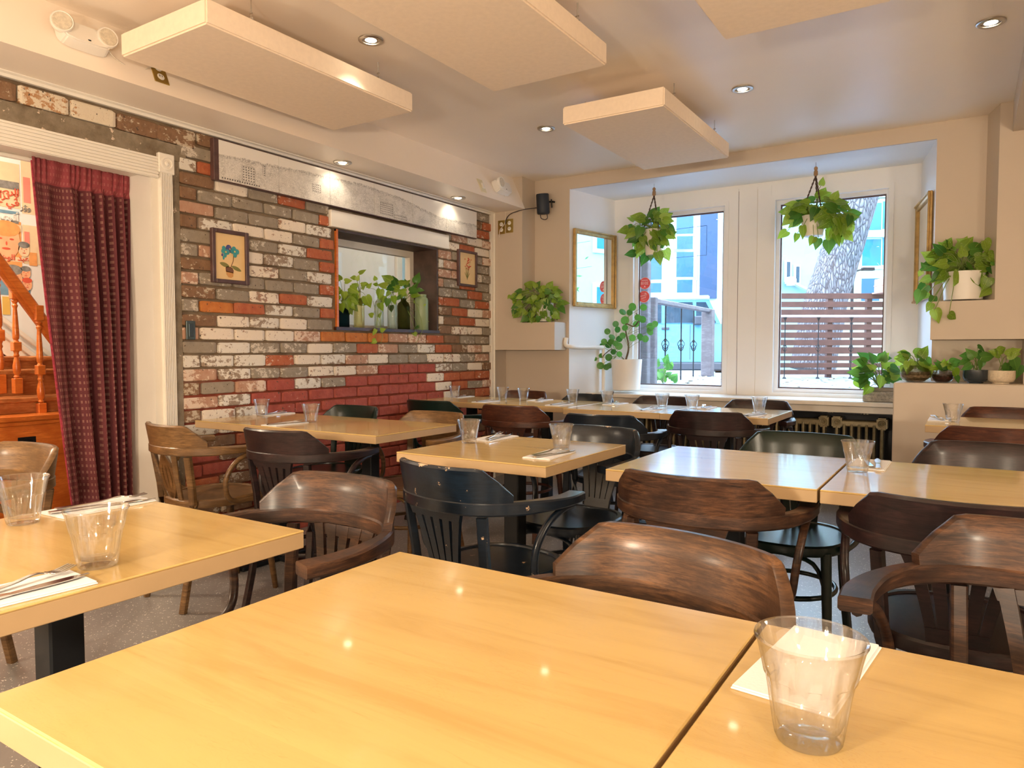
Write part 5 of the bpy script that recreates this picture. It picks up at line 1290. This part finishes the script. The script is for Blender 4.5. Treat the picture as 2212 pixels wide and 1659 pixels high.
cutting('long trailing cutting in the middle bottle of the wall opening', c, [(812, 605, 10, 110), (845, 607, 24, 150), (835, 620, 20, 160), (822, 625, 22, 260), (815, 615, 10, 170), (830, 640, 20, 250), (822, 655, 18, 280), (806, 682, 12, 160), (818, 685, 12, 60), (812, 712, 14, 240), (822, 714, 12, 20), (812, 735, 13, 210), (795, 622, 14, 60)], [m_leafL, m_leafV], extra=[[(806, 650), (812, 678), (822, 706), (827, 726), (822, 742)]])
_, c = bottle('wine', 848, 630, 711, 22, m_gclear, 'clear bottle just left of the fluted dark bottle')
cutting('cutting in the clear bottle left of the fluted dark one', c, [(848, 620, 18, 200), (855, 615, 22, 110), (850, 640, 18, 280), (838, 645, 18, 260), (862, 612, 20, 20), (845, 660, 14, 270), (842, 630, 14, 230)], [m_leafL, m_leafV, m_leafD])
_, c = bottle('fluted', 872, 650, 712, 28, m_gdark, 'fluted dark green glass bottle in the wall opening')
cutting('full leafy pothos cutting in the fluted dark bottle', c, [(872, 640, 22, 120), (860, 625, 22, 150), (880, 620, 18, 110), (900, 610, 22, 80), (893, 622, 16, 60), (903, 625, 14, 0), (885, 630, 22, 10), (865, 640, 16, 200), (878, 615, 14, 60), (890, 635, 18, -10), (906, 660, 14, 10), (895, 650, 12, -30), (912, 692, 14, -10), (905, 705, 11, 200), (900, 722, 12, 160), (876, 630, 18, 170)], [m_leafD, m_leafL, m_leafV], extra=[[(888, 640), (902, 665), (910, 690), (913, 712), (905, 732), (898, 741)]])
t, c = bottle('jar', 911, 639, 716, 29, M('pale_green_enamel', (.27, .36, .20), .35, var=.05), 'pale green lidded tin at the right of the wall opening', 'tin', -3.56)

# ================================================================== WINDOW STICKERS and wire outline
YG = YW + .054
m_stk = M('red_sticker', (.78, .10, .12), .4); m_stkb = M('pink_sticker_edge', (.85, .55, .55), .4); m_stkw = M('white_lettering', (.9, .72, .72), .5)
for k, (px, py, lab) in enumerate(((1393, 612, 'upper round red sticker with reversed lettering on the left window'), (1391, 641, 'lower round red sticker with reversed script lettering on the left window'))):
    p = at_y(px, py, YG); t = thing('window_sticker', lab, 'sticker', p, 0, 'round stickers on the window')
    r = .0575 * .93
    b = N(); prism(b, [(r * math.cos(a), r * math.sin(a)) for a in [2 * PI * i / 28 for i in range(28)]], lambda u, v: (u, 0, v), lambda u, v: (u, .0008, v)); obj('edge', b, m_stkb, t)
    b = N(); prism(b, [(r * .93 * math.cos(a), r * .93 * math.sin(a)) for a in [2 * PI * i / 28 for i in range(28)]], lambda u, v: (u, -.0006, v), lambda u, v: (u, 0, v)); obj('disc', b, m_stk, t)
    if k == 0:
        o = text('2018', m_stkw, (0, -.0014, -.012), .036, (PI / 2, 0, 0), t, align='CENTER', sx=-1)
        b = N(); box(b, -.028, .028, -.0014, -.001, .028, .0305); box(b, -.032, .032, -.0014, -.001, .022, .0245); box(b, -.012, .012, -.0014, -.001, -.038, -.0365); prism(b, ell(0, -.028, .006, .006), lambda u, v: (u, -.0014, v), lambda u, v: (u, -.001, v)); obj('lettering', b, m_stkw, t)
    else:
        text('Douce', m_stkw, (0, -.0014, .006), .024, (PI / 2, -.25, 0), t, align='CENTER', sx=-1); text('Vous', m_stkw, (0, -.0014, -.016), .024, (PI / 2, -.25, 0), t, align='CENTER', sx=-1)
        b = N(); box(b, -.02, .010, -.0014, -.001, .0295, .031); prism(b, ell(.013, .030, .005, .005), lambda u, v: (u, -.0014, v), lambda u, v: (u, -.001, v)); box(b, -.026, .026, -.0014, -.001, -.0295, -.028); box(b, -.012, .012, -.0014, -.001, -.036, -.0345); obj('lettering', b, m_stkw, t)
b = N(); q = [at_y(1440, 498, YG), at_y(1527, 487, YG), at_y(1526, 551, YG), at_y(1434, 559, YG)]
for a_, c_ in ((0, 1), (1, 2), (2, 3)): tube(b, [q[a_], q[c_]], .0016, 5)
tag(obj('wire_outline', b, m_black), 'thin dark rectangular outline on the left window pane', 'window line')

# ================================================================== OUTSIDE
m_deck = M('blue_grey_deck', (.20, .22, .27), .6, var=.25, nscale=6, world=True)
m_street = M('asphalt', (.30, .33, .34), .8, var=.2, world=True)
ZD = .70
struct_names = []
bm = N(); box(bm, -40, 40, 6.18, 90, .40, .45); struct('ground_street', bm, m_street)
# deck boards
bm = N(); box(bm, -9, 3.5, 6.2, 13.5, .45, ZD - .03); deck = struct('floor_deck', bm, m_dframe)
for k in range(40):
    y = 6.22 + k * .18
    if y > 13.3: break
    b = N(); box(b, -9, 3.5, y, y + .172, ZD - .03, ZD); obj('deck_board', b, m_deck, deck)
# fallen leaves on the deck
rr = random.Random(8); lm = M('fallen_leaf_tan', (.45, .34, .18), .8, var=.4)
b = N()
for k in range(240):
    p = at_z(rr.choice([rr.uniform(1670, 1930), rr.uniform(1400, 1570)]), rr.uniform(811, 846), ZD + .01)
    if p.y > 13 or p.y < 6.3: continue
    s = rr.uniform(.02, .05); a = rr.uniform(0, PI)
    vs = [b.verts.new(p + Vector((s * math.cos(a + q) * (1 if q % 3 else .5), s * math.sin(a + q), rr.uniform(0, .02)))) for q in (0, 1.5, 3, 4.5)]; b.faces.new(vs)
o = tag(obj('fallen_leaves', b, lm), 'dry fallen leaves scattered over the deck', 'leaves'); o['kind'] = 'stuff'
# slat fence parallel to image plane
DF = 11.0
Rr = RT; Dd = Vector((FW.x, FW.y, 0)).normalized()
def fpt(px, d, z): p = at_d(px, 760, d); return Vector((p.x, p.y, z))
w_fence = mk_wood('red_brown_slat', (.07, .024, .015), (.14, .05, .032), .6, 0)
t = thing('slat_fence', 'red brown horizontal slat fence on the deck outside the right window', 'fence', fpt(1800, DF, ZD)); t.rotation_euler = (0, 0, YAW)
for k, (ya, yb) in enumerate(((634, 646), (652, 664), (669, 681), (685, 697), (701, 713), (718, 730), (734, 746), (750, 764), (769, 779), (784, 794), (799, 809))):
    za, zb = EYE + (766 - ya) * 0 + at_d(1800, ya, DF).z - EYE, at_d(1800, yb, DF).z
    b = N(); bevbox(b, -1.15, 1.6, -.012, .012, zb - ZD, za - ZD, .003); obj('slat', b, w_fence, t)
for x in (-1.1, -.05, .55, 1.5):
    b = N(); bevbox(b, x - .04, x + .04, .013, .09, 0, 1.24, .004); obj('post', b, w_fence, t)
# iron railing in front of the fence
def iron_baluster(parent, x, z0, z1, zk):
    b = N(); tube(b, [(x, 0, z0), (x, 0, z1)], .007, 6)
    for a in range(4):
        pts = [(x + .032 * math.sin(PI * f) * math.cos(a * PI / 2 + f * 3), .032 * math.sin(PI * f) * math.sin(a * PI / 2 + f * 3), zk - .06 + .12 * f) for f in [i / 8 for i in range(9)]]
        tube(b, pts, .004, 4)
    lathe(b, [(.03, 0), (.02, .02), (.008, .03)], 8, (x, 0, z0)); lathe(b, [(.008, -.05), (.018, -.02), (.03, 0)], 8, (x, 0, z1))
    obj('baluster', b, m_black, parent)
DR = 10.0; t = thing('iron_railing', 'black wrought iron railing before the slat fence', 'railing', fpt(1760, DR, ZD)); t.rotation_euler = (0, 0, YAW)
zt = at_d(1760, 683, DR).z - ZD
b = N(); tube(b, [(-.62, 0, zt), (1.35, 0, zt)], 0, flat=(.05, .03)); obj('top_rail', b, m_frame, t)
for px in (1695, 1767, 1838, 1909): iron_baluster(t, (px - 1760) * DR / FPX, .02, zt - .02, at_d(1760, 752, DR).z - ZD)
# stair railing in left window
w_post = mk_wood('grey_post_wood', (.12, .09, .085), (.22, .18, .17), .7, 0)
t = thing('porch_handrail', 'weathered wooden handrail with iron balusters outside the left window', 'railing', (0, 0, 0))
d0, d1 = 8.6, 11.5
def rp(px, py):
    f = (px - 1411) / (1530 - 1411); return at_d(px, py, d0 + (d1 - d0) * f)
for nm, px, pt, pb, w in (('post', 1411, 642, 838, .045), ('post', 1530, 668, 815, .085)):
    a = rp(px, pt); b = N(); bevbox(b, a.x - w, a.x + w, a.y - w, a.y + w, ZD, a.z, .01); obj(nm, b, w_post, t)
b = N(); tube(b, [rp(1412, 650), rp(1535, 672)], 0, flat=(.09, .06)); obj('handrail', b, w_post, t)
for px, yt, yk, yb in ((1438, 657, 745, 820), (1472, 663, 745, 818), (1499, 668, 746, 815)):
    a = rp(px, yt); sub = N(); q = Vector((a.x, a.y, 0)); k = rp(px, yk).z
    tube(sub, [(a.x, a.y, ZD), (a.x, a.y, a.z)], .010, 6)
    for i in range(4):
        tube(sub, [(a.x + .05 * math.sin(PI * f) * math.cos(i * PI / 2 + f * 3), a.y + .05 * math.sin(PI * f) * math.sin(i * PI / 2 + f * 3), k - .09 + .18 * f) for f in [j / 8 for j in range(9)]], .006, 4)
    obj('baluster', sub, m_black, t)
# dark verandah post at left
a = at_d(1394, 640, 7.6); b = N(); bevbox(b, a.x - .05, a.x + .045, a.y - .05, a.y + .05, ZD, 3.4, .01)
tag(obj('verandah_post', b, w_post), 'dark brown verandah post behind the red stickers', 'post')
# small shrub at base
t = thing('porch_shrub', 'small leafy plant at the foot of the porch handrail', 'plant', at_z(1432, 828, ZD)); bl = t.location.copy()
for k in range(26):
    leaf_at(t, bl + Vector((rl.uniform(-.14, .14), rl.uniform(-.1, .1), rl.uniform(.02, .28))), pdir(rl.uniform(20, 160)), rl.uniform(.07, .12), m_leafD)
b = N(); [tube(b, [(0, 0, 0), (rl.uniform(-.1, .1), rl.uniform(-.08, .08), rl.uniform(.1, .25))], .005, 4) for _ in range(8)]; obj('stems', b, m_stem, t)
# pickup/jeep like car, light blue with white top
DC = 15.0
m_car = M('light_blue_car_paint', (.13, .34, .46), .25, var=.02, coat=.6); m_top = M('white_car_top', (.45, .5, .48), .4); m_cg = M('car_window_glass', (.03, .05, .07), .08, var=.2); m_tyre = M('tyre_rubber', (.02, .02, .02), .8); m_cbump = M('car_bumper_grey', (.06, .06, .07), .6)
cz = .45; org = fpt(1500, DC, cz)
t = thing('parked_car', 'light blue boxy off road car with white top parked in the street', 'car', org); t.rotation_euler = (0, 0, YAW - .12)
def carz(py): return at_d(1500, py, DC).z - cz
def carx(px): return (px - 1500) * DC / FPX
zb0, zb1, zw, zr = .38, carz(700), carz(700), carz(644)
side = [(-3.0, zb0), (1.55, zb0), (1.6, .62), (1.55, zb1 - .12), (.75, zb1 - .02), (carx(1556), zb1), (-3.0, zb1)]
b = N(); prism(b, side, lambda u, v: (u, 0, v), lambda u, v: (u, 1.75, v)); bmesh.ops.bevel(b, geom=b.edges[:], offset=.05, segments=2, affect='EDGES'); obj('body', b, m_car, t, 40)
cab = [(-2.95, zb1 - .02), (carx(1558), zb1 - .02), (carx(1530), zr), (-2.9, zr)]
b = N(); prism(b, cab, lambda u, v: (u, .10, v), lambda u, v: (u, 1.65, v)); bmesh.ops.bevel(b, geom=b.edges[:], offset=.03, segments=2, affect='EDGES'); obj('cab', b, m_car, t, 40)
b = N(); bevbox(b, -2.95, carx(1532), .06, 1.69, zr - .03, zr + .06, .02, 2); obj('roof', b, m_top, t, 40)
for x0, x1, sl in ((carx(1438), carx(1496), .06), (carx(1504), carx(1524), .22), (carx(1380), carx(1430), 0)):
    b = N(); prism(b, [(x0, zb1 + .03), (x1 + sl, zb1 + .03), (x1, zr - .08), (x0, zr - .08)], lambda u, v: (u, .085, v), lambda u, v: (u, .11, v)); obj('window', b, m_cg, t)
b = N(); prism(b, [(0, 0), (1, 0), (1, 1), (0, 1)], lambda u, v: (carx(1556) - .01 + .0, .2 + 1.35 * u, zb1 + .02 + .02 * v), lambda u, v: (carx(1533), .2 + 1.35 * u, zr - .06 + .02 * v)); obj('windshield', b, m_cg, t)
b = N(); bevbox(b, carx(1498), carx(1514), -.18, 0, zb1 - .02, zb1 + .16, .02); obj('mirror', b, m_cbump, t)
b = N(); bevbox(b, carx(1430), carx(1446), -.03, 0, carz(712), carz(707), .005); obj('door_handle', b, m_cbump, t)
b = N(); box(b, carx(1490), carx(1491.2), -.004, 0, zb0 + .1, zb1 - .02); box(b, carx(1420), carx(1421.2), -.004, 0, zb0 + .1, zb1 - .02); o = obj('door_seam', b, m_cbump, t); o['kind'] = 'stuff'
b = N(); bevbox(b, -3.05, 1.65, -.04, 1.8, .25, .42, .03); obj('sill', b, m_cbump, t)
for x in (-2.1, 1.0):
    for y in (-.04, 1.62):
        b = N(); tt = N(); lathe(tt, [(.2, 0), (.36, .01), (.37, .1), (.36, .2), (.2, .2)], 24); merge(b, tt, Matrix.Translation((x, y, .37)) @ Matrix.Rotation(-PI / 2, 4, 'X')); obj('wheel', b, m_tyre, t, 40)
# building left, white with blue windows
m_bw = M('white_facade', (.50, .60, .57), .7, var=.02); m_bwin = M('blue_window_glass', (.02, .085, .20), .25, var=.1); m_bdark = M('slate_cladding', (.02, .045, .10), .6, var=.1); m_mint = M('pale_facade', (.24, .40, .38), .7, var=.03); m_cream = M('buff_brick_facade', (.32, .38, .27), .7, var=.08, nscale=6); m_cwin = M('cyan_window_glass', (.01, .13, .21), .2, var=.15, nscale=3)
def facade(name, label, px0, px1, y_top, y_bot, d, ang, mat, items, depth=6):
    """plane through centre pixel at depth d, rotated ang from image plane"""
    c = at_d((px0 + px1) / 2, 760, d); t = thing(name, label, 'building', (c.x, c.y, .45)); t.rotation_euler = (0, 0, YAW + ang)
    ux = Vector((math.cos(YAW + ang), math.sin(YAW + ang), 0)); nn = Vector((-ux.y, ux.x, 0))
    def loc(px, py):
        r = PXR(px, py); s = (c - CAM).dot(nn) / r.dot(nn); p = CAM + r * s; return (p - c).dot(ux), p.z - .45
    x0, x1 = loc(px0, 700)[0], loc(px1, 700)[0]; zt_ = loc((px0 + px1) / 2, y_top)[1]
    b = N(); box(b, x0, x1, 0, depth, 0, zt_); obj('wall', b, mat, t)
    for nm, m_, a0, b0, a1, b1, dy, *fr in items:
        xa, za = loc(a0, b0); xb_, zb_ = loc(a1, b1)
        if fr:
            b = N(); e = fr[0]; box(b, xa - e, xb_ + e, -.05, -.001, zb_ - e, za + e); f_ = obj('window_surround', b, m_bw, t); b = N(); box(b, xa, xb_, -.06, -.0505, zb_, za); obj('pane', b, m_, f_)
        else: b = N(); box(b, xa, xb_, min(0, dy) - .02, max(0, dy) - .001 if dy > 0 else -.001, zb_, za); obj(nm, b, m_, t)
    return t, loc
facade('apartment_building', 'white apartment building with tall blue windows beyond the parked car', 1240, 1640, 300, 790, 24, -.10, m_bw,
       [('w', m_bwin, 1397, 545, 1429, 604, 0, .12), ('w', m_bwin, 1397, 612, 1428, 632, 0, .12), ('w', m_bwin, 1461, 468, 1497, 505, 0, .12), ('w', m_bwin, 1462, 511, 1496, 538, 0, .12), ('w', m_bwin, 1461, 545, 1497, 598, 0, .12), ('w', m_bwin, 1462, 605, 1495, 632, 0, .12), ('cladding', m_bdark, 1513, 463, 1547, 645, -.1), ('w', m_bwin, 1400, 470, 1426, 530, 0, .12)])
t, loc = facade('pale_house', 'pale mint house wall with small windows left of the tree', 1655, 1775, 425, 790, 19, .40, m_mint,
       [('w', m_cg, 1697, 566, 1703, 606, 0, .05), ('w', m_cg, 1717, 576, 1723, 611, 0, .05), ('w', m_cg, 1680, 560, 1683, 600, 0, .05)], .9)
xa, za = loc(1694, 610); xb_, zb_ = loc(1756, 636)
b = N(); tube(b, [(xa, -.1, za + .05), (xb_, -.1, zb_)], 0, flat=(.12, .06)); obj('awning_edge', b, m_bw, t)
b = N(); bevbox(b, xa - .12, xa + .12, -.35, -.1, za - .1, za + .12, .05, 2); obj('wall_lamp', b, m_plastic, t)
facade('buff_apartment_block', 'buff brick apartment block with wide cyan windows right of the tree', 1795, 2300, 200, 790, 22, -.15, m_cream,
       [('w', m_cwin, 1864, 440, 1902, 497, 0, .1), ('w', m_cwin, 1906, 436, 1950, 494, 0, .1), ('w', m_cwin, 1862, 518, 1901, 574, 0, .1), ('w', m_cwin, 1905, 515, 1950, 572, 0, .1), ('w', m_bwin, 1860, 602, 1898, 650, 0, .1), ('band', m_bw, 1796, 415, 2000, 425, -.15), ('band', m_bw, 1796, 503, 2000, 511, -.15), ('w', m_cwin, 1822, 540, 1838, 575, 0, .1)])
t = thing('neighbour_house', 'pale neighbouring house across the side of the deck, seen in the mirror', 'building', (8.5, 14, .45))
b = N(); box(b, 0, 5, -8, 12, 0, 7); obj('wall', b, m_mint, t)
for k in range(7):
    for j in range(2):
        y = -6.6 + k * 2.5; z = .9 + j * 2.7
        b = N(); box(b, -.05, -.001, y - .12, y + 1.22, z - .12, z + 1.72); f_ = obj('window_surround', b, m_bw, t)
        b = N(); box(b, -.06, -.0505, y, y + .53, z, z + 1.6); obj('pane', b, m_cwin, f_); b = N(); box(b, -.06, -.0505, y + .57, y + 1.1, z, z + 1.6); obj('pane', b, m_bwin, f_)
t = thing('side_shrub', 'leafy shrub before the neighbouring house, seen in the mirror', 'shrub', (6.6, 10.5, ZD))
b = N()
for k in range(500):
    c0 = Vector((rr.gauss(0, .6), rr.gauss(0, 1.2), abs(rr.gauss(1.2, .9)))); s_ = rr.uniform(.06, .13); u = Vector((rr.uniform(-1, 1), rr.uniform(-1, 1), rr.uniform(-1, 1))).normalized() * s_; w_ = u.orthogonal().normalized() * s_ * .6
    b.faces.new([b.verts.new(c0 + q) for q in (u, w_, -u, -w_)])
o = obj('leaves', b, m_leafD, t); o['kind'] = 'stuff'
b = N(); [tube(b, [(0, rr.uniform(-.3, .3), 0), (rr.uniform(-.5, .5), rr.uniform(-1, 1), rr.uniform(1, 2))], .02, 5) for _ in range(7)]; obj('branches', b, m_bark_s, t)
# tree trunk
def mk_bark():
    m, t, b = nt('rough_bark'); setp(b, .9, spec=.2)
    v = coords(t, (1, 1, .28)); vo = nd(t, 'ShaderNodeTexVoronoi'); vo.feature = 'DISTANCE_TO_EDGE'; vo.inputs['Scale'].default_value = 22
    nz = nd(t, 'ShaderNodeTexNoise'); nz.inputs['Scale'].default_value = 6; lk(t, v, nz.inputs['Vector']); ad = mix(t, .12, v, nz.outputs['Color'], 'ADD'); lk(t, ad, vo.inputs['Vector'])
    d = ramp(t, vo.outputs['Distance'], [(.0, (.05, .04, .04)), (.12, (.17, .155, .16)), (.4, (.27, .25, .26))])
    lk(t, d, b.inputs['Base Color']); bump(t, b, vo.outputs['Distance'], 1, .06); return m
t = thing('leaning_tree', 'thick leaning tree trunk behind the slat fence', 'tree', fpt(1780, 13.2, .45))
b = N(); pts = [at_d(px, py, 13.2) - t.location for px, py in ((1755, 800), (1772, 700), (1789, 634), (1812, 560), (1840, 470), (1862, 400), (1885, 320), (1900, 200))]
pc = cat(pts, 6); tube(b, pc, [.40 - .10 * i / len(pc) for i in range(len(pc))], 40)
for v in b.verts:
    n_ = mnoise.noise(Vector((v.co.x * 7, v.co.y * 7, v.co.z * 2.2))); v.co += Vector((v.co.x, v.co.y, 0)).normalized() * n_ * .02
obj('trunk', b, mk_bark(), t, 60)
b = N(); tube(b, cat([at_d(1885, 320, 13.2) - t.location, at_d(1700, 150, 13) - t.location, at_d(1450, 60, 12.5) - t.location], 5), .14, 10); obj('limb', b, bpy.data.materials['rough_bark'], t, 60)
t2 = N()
for k in range(700):
    c0 = at_d(rr.uniform(1250, 2050), rr.uniform(60, 330), rr.uniform(11.5, 14)); s = rr.uniform(.06, .12); a = rr.uniform(0, PI); u = Vector((rr.uniform(-1, 1), rr.uniform(-1, 1), rr.uniform(-1, 1))).normalized() * s; w_ = u.orthogonal().normalized() * s * .6
    t2.faces.new([t2.verts.new(c0 + q - t.location) for q in (u, w_, -u, -w_)])
o = obj('crown', t2, m_leafL, t); o['kind'] = 'stuff'
# planter box with twigs on fence
t = thing('fence_planter', 'terracotta coloured planter box with bare twigs on the fence top', 'planter', at_d(1912, 634, 10.8)); t.rotation_euler = (0, 0, YAW)
b = N(); bevbox(b, -.11, .25, -.12, .12, .02, .22, .01); box(b, -.115, .255, -.125, .125, .115, .125); bevbox(b, -.13, .27, -.14, .14, 0, .02, .004); obj('box', b, M('terracotta_wood', (.50, .26, .18), .8, var=.15), t)
b = N()
for k in range(26):
    x0 = rr.uniform(-.08, .2); x1 = x0 + rr.uniform(-.14, .14); z1 = rr.uniform(.3, .52); tube(b, [(x0, 0, .2), ((x0 + x1) / 2 + .02, 0, (.2 + z1) / 2), (x1, rr.uniform(-.08, .08), z1)], .003, 4)
obj('twigs', b, M('dry_twig', (.3, .26, .2), .8), t)
# street lamp
t = thing('street_lamp', 'dark street lamp with a horizontal arm right of the tree', 'lamp post', fpt(1838, 17, .45))
H = at_d(1838, 580, 17).z - .45
b = N(); tube(b, [(0, 0, 0), (0, 0, H)], .035, 8); obj('pole', b, m_black, t)
b = N(); e = RT * ((1872 - 1838) * 17 / FPX); tube(b, [(0, 0, H - .1), (e.x * .5, e.y * .5, H - .04), (e.x, e.y, H - .02)], .02, 6); obj('arm', b, m_black, t)
b = N(); obox(b, Vector((e.x, e.y, H - .02)), RT, Dd, Vector((0, 0, 1)), -.15, .12, -.06, .06, -.04, .03); obj('lamp_head', b, m_black, t)
# house front bricks around windows outside (jamb return), closing side
bm = N(); box(bm, -9, -3.0, YW + .1, YW + .2, 0, 4); box(bm, 0.1, 6, YW + .1, YW + .2, 0, 4); box(bm, -9, 6, YW + .1, YW + .2, 2.57, 4.2); struct('wall_outside', bm, m_bw)
